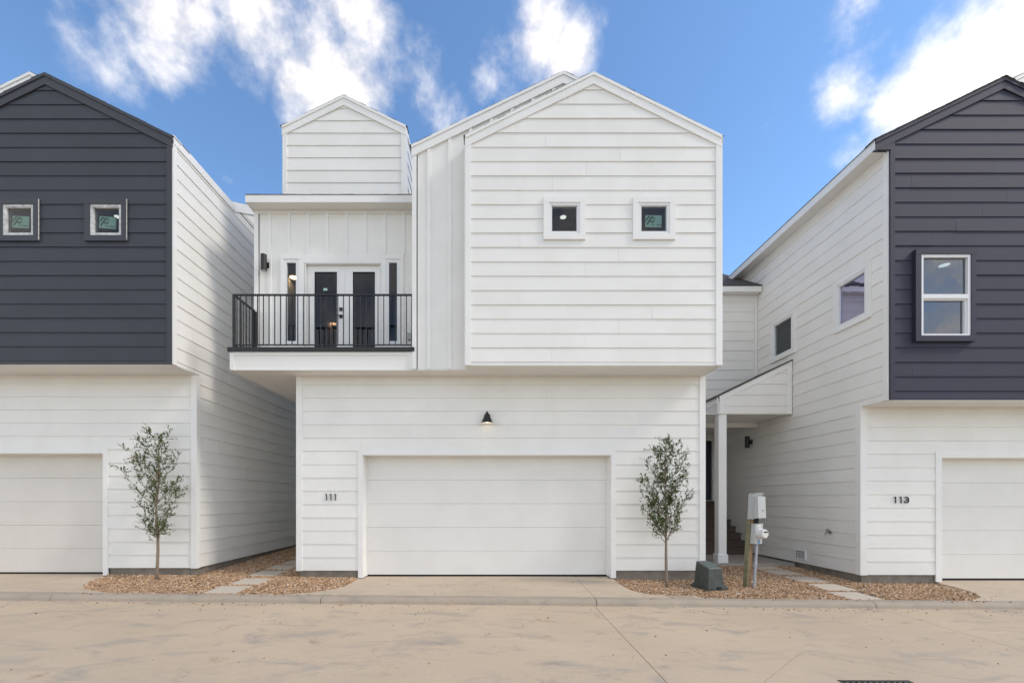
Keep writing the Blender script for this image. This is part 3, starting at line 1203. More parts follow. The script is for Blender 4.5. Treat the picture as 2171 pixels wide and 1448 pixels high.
    obj('corner_trim', MB().fbox(LT(XL), YW - .028, YW + .075, .145, S0 - .02, 0, .027), M['trim'], lw)
    # rear wall and roof of the long range behind
    obj('wall', MB().box(-4.84 + xo, XR + xo, 17.8 + yo, 17.9 + yo, .149 + zo, 7.6 + zo), M['siding'], root)
    mb = MB()
    ys, zs = 13.4, zr_(13.4)
    xl, xr_ = -4.888, XR + .012
    xm = 4.15
    mb.slab(T(xl, y_e, z_e), T(xl, ys, zs), T(ml + .02, ys, zs), T(ml + .02, y_e, z_e), .05)
    mb.slab(T(ml + .02, 9.3, zr_(9.3)), T(ml + .02, ys, zs), T(xr_, ys, zs), T(xr_, 9.95, zr_(9.95)), .05)
    mb.slab(T(xl, 18.1, z_e), T(xl, ys, zs), T(xr_, ys, zs), T(xr_, 18.1, z_e), .05)
    for k in range(24 if full else 0):
        x = xl + k * .145
        if x > ml - .15:
            break
        h = random.uniform(.004, .012)
        mb.box(x + xo, x + .14 + xo, y_e - .012 + yo, y_e + .1 + yo, z_e - .004 + zo, z_e + h + zo)
    obj('roof', mb, M['shingle'], root)
    if not full:
        return root

    # ---- upper range with the balcony
    wl, wt = -4.84, 7.47
    fr = F(9.0)
    opening = [(-4.22, -3.94, 4.73, 6.46), (-3.80, -2.25, 4.33, 6.39), (-2.14, -1.86, 4.73, 6.46)]
    ww = backing('batten_wall', fr, [[(wl, 4.2), (ml, 4.2), (ml, wt), (wl, wt)]], opening, .12, M['siding'], root)
    obj('corner_trim', MB().fbox(fr, wl, wl + .085, 4.25, wt, 0, .024), M['trim'], ww)
    obj('frieze_board', MB().fbox(fr, wl + .085, ml, wt - .075, wt, 0, .024), M['trim'], ww)
    for k in range(8):
        u = -4.53 + .392 * k
        z0 = 6.56 if -4.28 < u < -1.72 else 4.33
        obj('batten', MB().fbox(fr, u - .033, u + .033, z0, wt - .075, 0, .020), M['trim'], ww)
    # casing round doors and side lights
    mb = MB()
    mb.fbox(fr, -4.30, -1.78, 6.465, 6.555, 0, .026)
    for (a, b, c) in ((-4.30, -4.235, 4.33), (-3.925, -3.815, 4.33), (-2.235, -2.145, 4.33), (-1.855, -1.78, 4.33)):
        mb.fbox(fr, a, b, c, 6.465, 0, .025)
    mb.fbox(fr, -3.815, -2.235, 6.385, 6.465, 0, .0255)
    mb.fbox(fr, -4.235, -3.925, 4.33, 4.725, 0, .015)
    mb.fbox(fr, -2.145, -1.855, 4.33, 4.725, 0, .015)
    obj('door_casing', mb, M['trim'], ww)
    for (a, b) in ((-4.235, -3.925), (-2.145, -1.855)):
        mb = MB()
        for (p0, p1, q0, q1) in ((a, b, 6.395, 6.463), (a, b, 4.727, 4.79), (a, a + .062, 4.79, 6.395), (b - .062, b, 4.79, 6.395)):
            mb.fbox(fr, p0, p1, q0, q1, -.05, .014)
        w = obj('window', mb, M['vinyl'], root)
        obj('pane', MB().fbox(fr, a + .062, b - .062, 4.79, 6.395, -.02, -.015), M['glass'], w)
    # french doors, set back in the frame
    mb = MB()
    mb.fbox(fr, -3.80, -3.785, 4.33, 6.385, -.12, .02)
    mb.fbox(fr, -2.265, -2.25, 4.33, 6.385, -.12, .02)
    mb.fbox(fr, -3.785, -2.265, 6.37, 6.385, -.12, .02)
    obj('door_frame', mb, M['trim'], root)
    for (a, b, ga, gb) in ((-3.78, -3.022, -3.64, -3.155), (-3.012, -2.27, -2.85, -2.372)):
        mb = MB()
        for (p0, p1, q0, q1) in ((a, b, 6.245, 6.366), (a, b, 4.335, 4.60), (a, ga, 4.60, 6.245), (gb, b, 4.60, 6.245)):
            mb.fbox(fr, p0, p1, q0, q1, -.095, -.05)
        for (p0, p1, q0, q1) in ((ga - .012, gb + .012, 6.235, 6.257), (ga - .012, gb + .012, 4.588, 4.61), (ga - .012, ga + .01, 4.61, 6.235), (gb - .01, gb + .012, 4.61, 6.235)):
            mb.fbox(fr, p0, p1, q0, q1, -.0505, -.043)
        d = obj('door', mb, M['trim'], root)
        obj('pane', MB().fbox(fr, ga, gb, 4.60, 6.245, -.075, -.07), M['glass_dark'], d)
        if a < -3.5:
            obj('deadbolt', MB().fbox(fr, -3.115, -3.05, 5.43, 5.495, -.05, -.025), M['black'], d)
            mb = MB().fbox(fr, -3.115, -3.05, 5.285, 5.35, -.05, -.03)
            mb.tube([fr(-3.083, 5.318, -.03), fr(-3.083, 5.318, .012)], .011, 8)
            mb.tube([fr(-3.075, 5.318, .008), fr(-3.185, 5.320, .008)], .009, 8)
            obj('door_handle', mb, M['black'], d)
            obj('glass_sticker', MB().fbox(fr, -3.455, -3.375, 5.86, 5.91, -.0695, -.0685), M['card'], d)
    mb = MB().fbox(fr, -3.025, -3.005, 4.34, 6.366, -.05, -.038)
    obj('astragal', mb, M['trim'], root)
    mb = MB().fbox(fr, -1.70, -1.61, 4.80, 4.95, 0, .05)
    mb.fbox(fr, -1.69, -1.62, 4.81, 4.94, .05, .07)
    obj('outlet_cover', mb, M['meter_grey'], root)
    room(root, (xo, yo, zo), -4.78, -1.55, 9.13, 14.2, 4.30, 6.75, M['room_dark'], [(-4.62, 10.29), (-4.66, 13.0)], 'lamp', .085)
    # walls, eave
    tri2 = [(9.0, 7.47), (17.9, 7.47), (13.4, 9.95)]
    backing('side_wall', LT(wl), [[(9.0, S0), (17.9, S0), (17.9, 7.47), (9.0, 7.47)], tri2], [], .10, M['siding'], root)
    mb = MB()
    mb.box(-4.86 + xo, ml - .004 + xo, 8.765 + yo, 9.0 + yo, wt - .004 + zo, wt + .012 + zo)
    obj('soffit', mb, M['soffit'], root)
    obj('fascia', MB().box(-4.885 + xo, ml - .004 + xo, 8.735 + yo, 8.765 + yo, wt - .008 + zo, z_e - .004 + zo), M['trim'], root)
    mb = MB().box(-4.885 + xo, -4.86 + xo, 8.765 + yo, 9.4 + yo, wt - .008 + zo, z_e - .02 + zo)
    obj('fascia', mb, M['trim'], root)
    # balcony
    mb = MB().box(-4.86 + xo, ml - .002 + xo, YM + .03 + yo, 9.0 + yo, S0 + .002 + zo, 4.33 + zo)
    bal = obj('balcony', mb, M['siding'], root)
    fb = F(YM + .03)
    obj('beam_panel', MB().fbox(fb, -4.82, -1.53, S0 - .004, 4.262, .0, .012), M['siding'], bal)
    mb = MB().fbox(fb, -4.90, -4.815, S0 - .006, 4.318, -.004, .03)
    obj('beam_trim', mb, M['trim'], bal)
    obj('beam_trim', MB().fbox(fb, -1.535, -1.44, S0 - .006, 4.318, 0, .0315), M['trim'], bal)
    obj('beam_trim', MB().fbox(fb, -4.815, -1.535, 4.258, 4.318, 0, .029), M['trim'], bal)
    obj('beam_panel', MB().box(-4.90 + xo, -4.865 + xo, YM + .034 + yo, 8.998 + yo, S0 - .006 + zo, 4.316 + zo), M['trim'], bal)
    mb = MB().box(-4.925 + xo, -1.425 + xo, YM - .035 + yo, YM + .25 + yo, 4.320 + zo, 4.396 + zo)
    mb.box(-4.925 + xo, -4.70 + xo, YM + .25 + yo, 8.999 + yo, 4.322 + zo, 4.394 + zo)
    obj('deck_edge', mb, M['black'], bal)
    obj('deck', MB().box(-4.70 + xo, ml - .004 + xo, YM + .25 + yo, 8.998 + yo, 4.332 + zo, 4.37 + zo), M['slab'], bal)
    # railing
    ra = obj('railing', MB().box(-4.855 + xo, -1.455 + xo, YM + .01 + yo, YM + .05 + yo, 5.385 + zo, 5.41 + zo), M['black'], root)
    rx0, rx1, ry = -4.835, -1.475, YM + .03

    def rb(nm, *b):
        return obj(nm, MB().box(b[0] + xo, b[1] + xo, b[2] + yo, b[3] + yo, b[4] + zo, b[5] + zo), M['black'], ra)
    rb('post', rx0 - .021, rx0 + .021, ry - .021, ry + .021, 4.394, 5.385)
    rb('post', rx1 - .018, rx1 + .018, ry - .018, ry + .018, 4.394, 5.385)
    rb('post', -4.80, -4.76, 8.92, 8.96, 4.394, 5.36)
    rb('bottom_rail', rx0 + .021, rx1 - .018, ry - .012, ry + .012, 4.447, 4.467)
    rb('top_rail', -4.852, -4.812, YM + .055, 8.99, 5.387, 5.412)
    rb('bottom_rail', -4.844, -4.820, YM + .055, 8.93, 4.447, 4.467)
    rb('post', -4.855, -4.812, 8.93, 8.97, 4.394, 5.386)
    rb('post', -4.849, -4.819, 8.47, 8.50, 4.394, 5.386)
    rb('rail_foot', -3.19, -3.155, ry - .015, ry + .015, 4.394, 4.447)
    for k in range(30):
        x = rx0 + .108 * (k + 1) + .012
        if x < rx1 - .03:
            j = random.uniform(-.002, .002)
            rb('baluster', x - .0075 + j, x + .0075 + j, ry - .0075, ry + .0075, 4.467, 5.386)
    for k in range(6):
        y = YM + .12 + .107 * k
        if abs(y - 8.485) > .03:
            rb('baluster', -4.839, -4.825, y - .007, y + .007, 4.467, 5.388)

    # roof tower
    tl, tr_, ty = -4.38, -1.79, 9.26
    tp, te = (-3.09, 10.03), 9.39
    fr = F(ty)
    tw = backing('tower_wall', fr, [[(tl, 7.5), (tr_, 7.5), (tr_, te), tp, (tl, te)]], [], .10, M['siding'], root)
    siding(tw, fr, [[(tl + .09, 7.7), (tr_ - .09, 7.7), (tr_ - .09, te - .04), (tp[0], tp[1] - .04), (tl + .09, te - .04)]], [], 7.70, EXP, M['siding'], joints={}, n0=0)
    for (a, b) in ((tl, tl + .09), (tr_ - .09, tr_)):
        obj('corner_trim', MB().fbox(fr, a, b, 7.6, te - .1, 0, .028), M['trim'], tw)
    rake(tw, fr, tp, (tl - .012, te), (tr_ + .012, te), .19, 0, .033, M['trim'])
    rw = backing('tower_wall', RT(tr_), [[(ty, 7.6), (11.6, 7.6), (11.6, te), (ty, te)]], [], .08, M['siding'], root)
    siding(rw, RT(tr_), [[(ty + .08, 7.7), (11.6, 7.7), (11.6, te - .1), (ty + .08, te - .1)]], [], 7.70, EXP, M['siding'], joints={}, n0=0)
    obj('corner_trim', MB().fbox(RT(tr_), ty - .026, ty + .08, 7.6, te - .02, 0, .026), M['trim'], rw)
    obj('frieze_board', MB().fbox(RT(tr_), ty + .08, 11.6, te - .11, te, 0, .026), M['trim'], rw)
    backing('tower_wall', LT(tl), [[(ty, 7.6), (11.6, 7.6), (11.6, te), (ty, te)]], [], .08, M['siding'], root)
    obj('tower_wall', MB().prism(F(11.6), [(tl, 7.6), (tr_, 7.6), (tr_, te), tp, (tl, te)], -.05, 0), M['siding'], root)
    gable_roof(root, T, (tp[0], tp[1] + .016), (tl - .022, te + .003), (tr_ + .022, te + .003), ty - .034, 11.65, .025, 21)
    # overhead pipe at the far end of the side passage
    mb = MB().tube([T(XL - .06, 9.0, .20), T(XL - .06, 9.0, .46)], .03, 10)
    obj('pipe_stub', mb, M['vinyl'], root)
    return root


def gx(px):
    return (px - 1040) / 116.1


# butt joints read off the boards of the middle gable, by course from the bottom
jg = {0: [gx(1168)], 1: [gx(1240)], 2: [gx(1312)], 3: [gx(1382)], 4: [gx(1100)], 6: [gx(1241)], 7: [gx(1311)], 8: [gx(1102)],
      11: [gx(1102)], 12: [gx(1172)], 13: [gx(1243)], 14: [gx(1314)], 15: [gx(1157)], 16: [gx(1093)]}
jl = {13: [1.1], 12: [-1.2], 11: [2.9], 10: [.35], 9: [-2.55]}
win_mid = [(.963, 1.726, 6.27, 7.04, None, False), (2.59, 3.36, 6.27, 7.04, (2.98, 6.63, .30, .22, -.02), False)]
gable_house(0, 0, 0, 'white house numbered 111 with a balcony and twin small windows, middle of the row', M['siding'], M['trim'], M['garage'],
            {'low': jl, 'gable': jg}, win_mid, True, (-2.51, 2.37), '111')
rj = random.Random(4)
jg2 = {}
jl2 = {k: [rj.uniform(-1, 3.5)] for k in (9, 11, 12)}
win_l = [(1.012, 1.775, 6.235, 7.005, (1.39, 6.61, .31, .22, -.05), True), (2.61, 3.385, 6.235, 7.005, (2.99, 6.60, .31, .22, -.07), True)]
gable_house(-10.04, .055, .04, 'house with charcoal upper gable and white side wall at the left edge', M['charcoal'], M['charcoal_trim'], M['garage_bounce'],
            {'low': jl2, 'gable': jg2}, win_l, True, (-2.51, 2.37))


# ------------------------------------------------------------------ right-hand house
def slate_house():
    xo, yo, zo = 0, 0, 0
    F, RT, LT = frame_maker(0, 0, 0)
    T = lambda x, y, z: (x, y, z)
    XL, XR = 7.22, 11.42
    YF, YW = 7.95, 8.56
    S0 = 3.35
    root = thing('house', (9.3, 8.56, -.06), 'house numbered 113 with dark slate upper gable and a side porch, right edge', 'house')
    gz = -.06
    g0, g1 = 8.78, 13.66
    XE = 13.95
    mb = MB()
    mb.box(XL + .03, g0 - .11, YW + .02, 16.9, -.45, .079)
    mb.box(g0 - .11, XE, YW + .34, 16.9, -.45, gz - .02)
    mb.box(g0 - .11, g0 - .012, YW + .02, YW + .34, -.45, gz + .012)
    obj('foundation', mb, M['foundation'], root)
    # garage storey
    fr = F(YW)
    gw = backing('garage_wall', fr, [[(XL + .02, .079), (XE, .079), (XE, S0), (XL + .02, S0)]], [(g0, g1, -1, 2.36)], .12, M['siding'], root)
    siding(gw, fr, [[(XL + .11, .081), (XE, .081), (XE, S0 - .004), (XL + .11, S0 - .004)]], [(g0 - .115, g1 + .115, -1, 2.475)], .081, EXP, M['siding'], joints={8: [10.2], 10: [9.4]}, n0=0)
    garage_trim(root, gw, fr, g0, g1, gz + .006, 2.36, .115, .22, M['trim'])
    garage_door(root, fr, g0, g1, gz, 2.36, M['garage'], .22)
    obj('corner_trim', MB().fbox(fr, XL, XL + .11, .075, S0 - .003, 0, .029), M['trim'], gw)
    house_number(root, fr, '113', 7.875, 1.475, .130, .106)
    # slate gable box
    fr = F(YF)
    pk, ev = (9.27, 9.146), 8.15
    wu0, wu1, wz0, wz1 = 7.64, 8.735, 4.39, 6.04
    bw = backing('gable_wall', fr, [[(XL, S0), (XR, S0), (XR, ev), pk, (XL, ev)]], [(wu0 + .09, wu1 - .09, wz0 + .09, wz1 - .08)], .10, M['indigo'], root)
    jt = {0: [], 1: [7.63], 3: [8.35], 8: [7.66], 9: [7.62], 10: [8.0], 11: [8.42], 12: [8.9], 13: [9.35], 14: [9.8, 7.62], 15: [9.1]}
    siding(bw, fr, [[(XL + .085, S0 + .01), (XR - .085, S0 + .01), (XR - .085, ev - .04), (pk[0], pk[1] - .04), (XL + .085, ev - .04)]],
           [(wu0 + .02, wu1 - .02, wz0 + .02, wz1 - .02)], 3.512, .2625, M['indigo'], joints=jt, n0=-1)
    obj('corner_trim', MB().fbox(fr, XL, XL + .085, S0, ev - .10, 0, .030), M['indigo_trim'], bw)
    obj('corner_trim', MB().fbox(fr, XR - .085, XR, S0, ev - .10, 0, .030), M['indigo_trim'], bw)
    ov = .28
    sl = (pk[1] - ev) / (pk[0] - XL)
    el, er = (XL - ov, ev - ov * sl), (XR + ov, ev - ov * sl)
    rake(bw, fr, pk, el, er, .185, 0, .036, M['indigo_trim'])
    # boxed eave return at the corner
    obj('eave_return', MB().prism(fr, [(XL - ov, el[1] - .01), (XL + .02, ev - .05), (XL + .02, el[1] - .16), (XL - ov, el[1] - .16)], -.03, .0345), M['indigo_trim'], bw)
    gable_roof(root, T, (pk[0], pk[1] + .024), (el[0] - .02, el[1] + .014), (er[0] + .02, er[1] + .014), YF - .055, 12.95, .03, 31)
    # window: thick dark casing, white sash window
    mb = MB()
    tw = .10
    mb.fbox(fr, wu0, wu1 + .0, wz1 - tw + .01, wz1, 0, .075)
    mb.fbox(fr, wu0, wu1 - .02, wz0, wz0 + tw, 0, .075)
    mb.fbox(fr, wu0, wu0 + tw, wz0 + tw, wz1 - tw + .01, 0, .073)
    mb.fbox(fr, wu1 - tw, wu1 - .01, wz0 + tw, wz1 - tw + .01, 0, .073)
    win = obj('window', mb, M['indigo_trim'], root)
    a0, a1, b0, b1 = wu0 + tw, wu1 - tw, wz0 + tw, wz1 - tw + .01
    mid = b0 + (b1 - b0) * .475
    mb = MB()
    f = .048
    for (p0, p1, q0, q1) in ((a0, a1, b1 - f, b1), (a0, a1, b0, b0 + .035), (a0, a0 + f, b0 + .035, b1 - f), (a1 - f, a1, b0 + .035, b1 - f), (a0 + f, a1 - f, mid - .02, mid + .055)):
        mb.fbox(fr, p0, p1, q0, q1, -.05, .060)
    obj('frame', mb, M['vinyl'], win)
    mb = MB()
    for (p0, p1, q0, q1) in ((a0 + f, a1 - f, mid - .045, mid - .02), (a1 - f - .03, a1 - f, b0 + .035, mid - .045)):
        mb.fbox(fr, p0, p1, q0, q1, -.05, .035)
    obj('sash', mb, M['vinyl'], win)
    obj('pane', MB().fbox(fr, a0 + f, a1 - f, mid + .055, b1 - f, .010, .015), M['glass_blue'], win)
    obj('pane', MB().fbox(fr, a0 + f, a1 - f - .03, b0 + .035, mid - .045, -.010, -.005), M['glass_blue'], win)
    room(root, (0, 0, 0), 7.35, 10.8, YF + .11, 11.0, 4.1, 6.5, M['room'], [(9.6, 9.28)], 'lamp_white', .09)
    # offset ridge of the main range behind
    fr2 = F(8.22)
    mp = (10.62, 9.80)
    e2 = (7.9, 9.80 - 2.72 * .486)
    mw = backing('batten_wall', fr2, [[(11.2, S0), (XE, S0), (XE, 8.15), (mp[0], mp[1] - .02), (11.2, 9.4)], [(8.0, 6.6), (11.2, 6.6), (11.2, 9.4), (mp[0], mp[1] - .02), (8.0, 8.5)]], [], .1, M['siding'], root)
    rake(mw, fr2, mp, (8.6, 9.80 - 2.02 * .486), (XE + .012, 9.80 - (XE - 10.608) * .486), .20, 0, .034, M['trim'])
    gable_roof(root, T, (mp[0], mp[1] + .022), (8.55, 9.822 - 2.07 * .486), (XE + .022, 9.805 - (XE + .022 - 10.62) * .486), 8.19, 12.9, .03, 41)

    # long left-hand side wall
    fr = LT(XL)
    wA = (10.36, 11.26, 5.02, 6.06)
    wB = (8.30, 9.19, 5.00, 6.06)
    parts = [[(YW, .079), (13.95, .079), (13.95, S0), (YW, S0)], [(YF, S0), (13.95, S0), (13.95, 7.98), (YF, 7.98)]]
    hb = [(w[0] + .08, w[1] - .08, w[2] + .08, w[3] - .08) for w in (wA, wB)]
    sw = backing('side_wall', fr, parts, hb, .10, M['siding'], root)
    lap = [[(YW + .10, .081), (11.86, .081), (11.86, S0), (YW + .10, S0)], [(YF + .095, S0), (11.86, S0), (11.86, 7.86), (YF + .095, 7.86)],
           [(11.86, .081), (13.95, .081), (13.95, 3.6), (11.86, 3.6)], [(11.86, 7.05), (13.0, 7.05), (13.0, 7.86), (11.86, 7.86)]]
    siding(sw, fr, lap, [(w[0] + .02, w[1] - .02, w[2] + .02, w[3] - .02) for w in (wA, wB)], .081, EXP, M['siding'], joints={}, n0=0, proud=.0175)
    obj('corner_trim', MB().fbox(fr, YW - .029, YW + .10, .075, S0 + .06, 0, .026), M['trim'], sw)
    obj('corner_trim', MB().fbox(fr, YF - .0, YF + .095, S0, 7.86, 0, .026), M['trim'], sw)
    obj('frieze_board', MB().fbox(fr, YF, 13.0, 7.86, 7.95, 0, .03), M['trim'], sw)
    for w in (wA, wB):
        small_window(root, fr, *w, M['trim'], M['vinyl'], M['glass_side'] if w is wB else M['glass'], .085, .050)
    room(root, (0, 0, 0), XL + .11, 10.4, 11.1 - .9, 12.4, 4.6, 6.9, M['room_dark'])
    # eave soffit and fascia along the side
    ex = XL - ov
    obj('soffit', MB().box(ex + .02, XL, YF + .004, 12.95, el[1] - .150, el[1] - .138), M['soffit'], root)
    obj('fascia', MB().box(ex - .006, ex + .02, YF - .034, 12.95, el[1] - .155, el[1] + .028), M['trim'], root)
    obj('soffit', MB().box(XL, XE, YF + .004, YW + .03, S0 - .012, S0 - .001), M['soffit'], root)
    obj('side_wall', MB().box(XR - .1, XR, YF + .1, 8.22, S0, 8.1), M['siding'], root)
    obj('side_wall', MB().box(XE - .1, XE, 8.32, 16.8, .079, 8.12), M['siding'], root)
    # crawl-space vent and hose tap low on the side wall
    mb = MB()
    v0, v1, q0, q1 = 10.02, 10.36, .165, .385
    for (a, b, c, d) in ((v0, v1, q1 - .03, q1), (v0, v1, q0, q0 + .03), (v0, v0 + .03, q0 + .03, q1 - .03), (v1 - .03, v1, q0 + .03, q1 - .03)):
        mb.fbox(fr, a, b, c, d, .01, .036)
    for i in range(1, 6):
        u = v0 + .03 + (v1 - v0 - .06) * i / 6
        mb.fbox(fr, u - .006, u + .006, q0 + .03, q1 - .03, .012, .030)
    for i in range(1, 4):
        z = q0 + .03 + (q1 - q0 - .06) * i / 4
        mb.fbox(fr, v0 + .03, v1 - .03, z - .005, z + .005, .012, .031)
    vt = obj('vent_grille', mb, M['vinyl'], root)
    obj('vent_shade_panel', MB().fbox(fr, v0 + .005, v1 - .005, q0 + .005, q1 - .005, .012, .0235), M['hole_shade'], vt)  # solid panel, coloured dark for the shade behind the grille
    mb = MB()
    c = Vector((XL, 9.30, .855))
    mb.tube([c + Vector((.0, 0, 0)), c + Vector((-.09, 0, 0)), c + Vector((-.115, 0, -.015)), c + Vector((-.125, 0, -.055))], [.014, .014, .015, .018], 10)
    mb.tube([c + Vector((-.07, 0, 0)), c + Vector((-.085, -.0, .045))], .009, 8)
    mb.tube([c + Vector((-.083, 0, .045)), c + Vector((-.090, 0, .058))], .032, 12)
    mb.tube([c + Vector((-.02, 0, 0)), c + Vector((-.03, 0, 0))], .035, 12)
    obj('hose_tap', mb, M['brass'], root, smooth=False)

    # rear wing facing the street, over the entry
    fr = F(11.86)
    rw = backing('wing_wall', fr, [[(4.32, 3.58), (XL, 3.58), (XL, 7.10), (4.32, 7.10)]], [], .12, M['siding'], root)
    siding(rw, fr, [[(4.32, 3.58), (XL - .10, 3.58), (XL - .10, 7.0), (4.32, 7.0)]], [], .081 + EXP * 13, EXP, M['siding'], joints={}, n0=0)
    obj('corner_trim', MB().fbox(fr, XL - .095, XL - .02, 3.58, 7.05, 0, .028), M['trim'], rw)
    obj('frieze_board', MB().fbox(fr, 4.32, XL - .022, 6.90, 7.05, 0, .022), M['trim'], rw)
    obj('fascia', MB().box(4.32, XL - .028, 11.62, 11.65, 7.05, 7.205), M['trim'], root)
    obj('soffit', MB().box(4.32, XL - .028, 11.65, 11.86, 7.052, 7.065), M['soffit'], root)
    mb = MB()
    n = 14
    for i in range(n):   # shingle courses
        y0, y1 = 11.60 + i * .21, 11.60 + (i + 1) * .21 + .02
        z0, z1 = 7.205 + (y0 - 11.6) * .66, 7.205 + (y1 - 11.6) * .66
        x = 4.32 - (i % 3) * .1
        while x < XL - .03:
            x1 = min(XL - .03, x + random.uniform(.22, .36))
            xa = max(x, 4.32)
            if x1 - xa > .02:
                t = random.uniform(.010, .022)
                mb.hull8([(xa, y0, z0), (x1 - .006, y0, z0), (x1 - .006, y1, z1 - .002), (xa, y1, z1 - .002)],
                         [(xa, y0, z0 + t), (x1 - .006, y0, z0 + t), (x1 - .006, y1, z1 + .003), (xa, y1, z1 + .003)])
            x = x1
    mb.slab((4.32, 11.61, 7.205), (4.32, 14.54, 9.13), (XL - .03, 14.54, 9.13), (XL - .03, 11.61, 7.205), .03)
    mb.slab((4.32, 17, 7.4), (4.32, 14.54, 9.12), (XL - .03, 14.54, 9.12), (XL - .03, 17, 7.4), .03)
    obj('roof', mb, M['shingle'], root)
    obj('wall', MB().box(4.32, XE, 16.8, 16.9, .079, 7.4), M['siding'], root)
    obj('wall', MB().box(4.32, 4.42, 12.0, 16.8, 3.6, 7.1), M['siding'], root)
    obj('wall', MB().box(4.32, 4.42, 12.3, 16.8, -.2, 3.6), M['siding'], root)

    # porch: lean-to roof, post, slab, steps, door
    yp = 10.49
    fr = F(yp)
    porch = thing_part('porch', root)
    xl_ = 5.46
    zb, zl, zt = 3.585, 4.01, 4.85
    poly = [(xl_, zb), (XL - .03, zb), (XL - .03, zt), (xl_, zl)]
    obj('porch_gable', MB().prism(fr, poly, -.08, 0), M['siding'], porch)
    sl = (zt - zl) / (XL - .03 - xl_)
    siding(porch, fr, [[(xl_ + .10, zb + .012), (XL - .14, zb + .012), (XL - .14, zt - .12 - .11 * sl), (xl_ + .10, zl + .1 * sl - .12)]], [], 3.585 + .195 - EXP, EXP, M['siding'], joints={}, n0=0)
    obj('rake_trim', MB().prism(fr, [(xl_ - .0, zl), (XL - .03, zt), (XL - .03, zt - .13), (xl_, zl - .13)], 0, .032), M['trim'], porch)
    obj('corner_trim', MB().fbox(fr, XL - .145, XL - .03, zb, zt - .13, 0, .030), M['trim'], porch)
    obj('corner_trim', MB().fbox(fr, xl_, xl_ + .105, zb, zl - .03, 0, .030), M['trim'], porch)
    obj('beam', MB().box(xl_ - .03, xl_ + .12, yp - .002, 11.86, zb, zl - .06), M['trim'], porch)
    obj('beam_trim', MB().box(xl_ - .055, xl_ - .03, yp - .03, 11.86, zb + .24, zl - .03), M['trim'], porch)
    obj('ceiling', MB().box(xl_ - 1.1, XL - .03, yp + .08, 13.9, zb + .015, zb + .03), M['soffit'], porch)
    obj('header', MB().box(4.4, XL - .03, 11.80, 11.86, zb - .10, zb + .014), M['siding'], porch)
    mb = MB()
    a = .10
    mb.slab((xl_ - a, yp - .05, zl - a * sl + .035), (XL - .03, yp - .05, zt + .035), (XL - .03, 11.86, zt + .035), (xl_ - a, 11.86, zl - a * sl + .035), .03)
    obj('porch_roof', mb, M['shingle'], porch)
    mb = MB().box(xl_, xl_ + .19, yp + .01, yp + .20, .24, zb - .0)
    obj('post', mb, M['trim'], porch)
    mb = MB().box(xl_ - .025, xl_ + .215, yp - .015, yp + .225, .035, .225)
    mb.hull8([(xl_ - .025, yp - .015, .225), (xl_ + .215, yp - .015, .225), (xl_ + .215, yp + .225, .225), (xl_ - .025, yp + .225, .225)],
             [(xl_ - .004, yp + .006, .245), (xl_ + .194, yp + .006, .245), (xl_ + .194, yp + .204, .245), (xl_ - .004, yp + .204, .245)])
    obj('post_base', mb, M['trim'], porch)
    obj('porch_slab', MB().box(4.22, XL - .005, 10.40, 13.9, -.4, .035), M['slab'], porch)
    n = 8
    rise, run, y0 = .1825, .26, 12.02
    for i in range(n):
        z0 = .035 + i * rise
        y = y0 + i * run
        yb = 13.9 if i == n - 1 else y + run + .25
        st = obj('stair_tread', MB().box(4.45, XL - .06, y - .025, yb, z0 + rise - .032, z0 + rise), M['step'], porch)
        obj('stair_riser', MB().box(4.46, XL - .07, y, y + .03, z0 + .0, z0 + rise - .033), M['step'], porch)
    fr = F(13.9)
    ew = backing('entry_wall', fr, [[(4.42, 1.4), (XL, 1.4), (XL, 3.62), (4.42, 3.62)]], [(6.40, 7.02, 1.495, 3.40)], .10, M['siding'], root)
    siding(ew, fr, [[(4.42, 1.50), (XL, 1.50), (XL, 3.60), (4.42, 3.60)]], [(6.30, 7.12, 1.4, 3.50)], 1.50, EXP, M['siding'], joints={}, n0=0)
    mb = MB()
    mb.fbox(fr, 6.295, 6.40, 1.495, 3.50, 0, .03)
    mb.fbox(fr, 7.02, 7.12, 1.495, 3.50, 0, .03)
    mb.fbox(fr, 6.40, 7.02, 3.40, 3.50, 0, .03)
    obj('door_casing', mb, M['trim'], ew)
    mb = MB().fbox(fr, 6.405, 7.015, 1.53, 3.395, -.08, -.04)
    d = obj('door', mb, M['indigo'], root)
    mb = MB()
    for (a, b, c, e_) in ((6.48, 6.68, 1.65, 2.4), (6.74, 6.94, 1.65, 2.4), (6.48, 6.68, 2.5, 3.3), (6.74, 6.94, 2.5, 3.3)):
        mb.fbox(fr, a, b, c, e_, -.041, -.030)
    obj('door_panels', mb, M['indigo'], d)
    obj('threshold', MB().fbox(fr, 6.40, 7.02, 1.495, 1.53, -.08, .03), M['steel'], d)
    return root


slate_house()


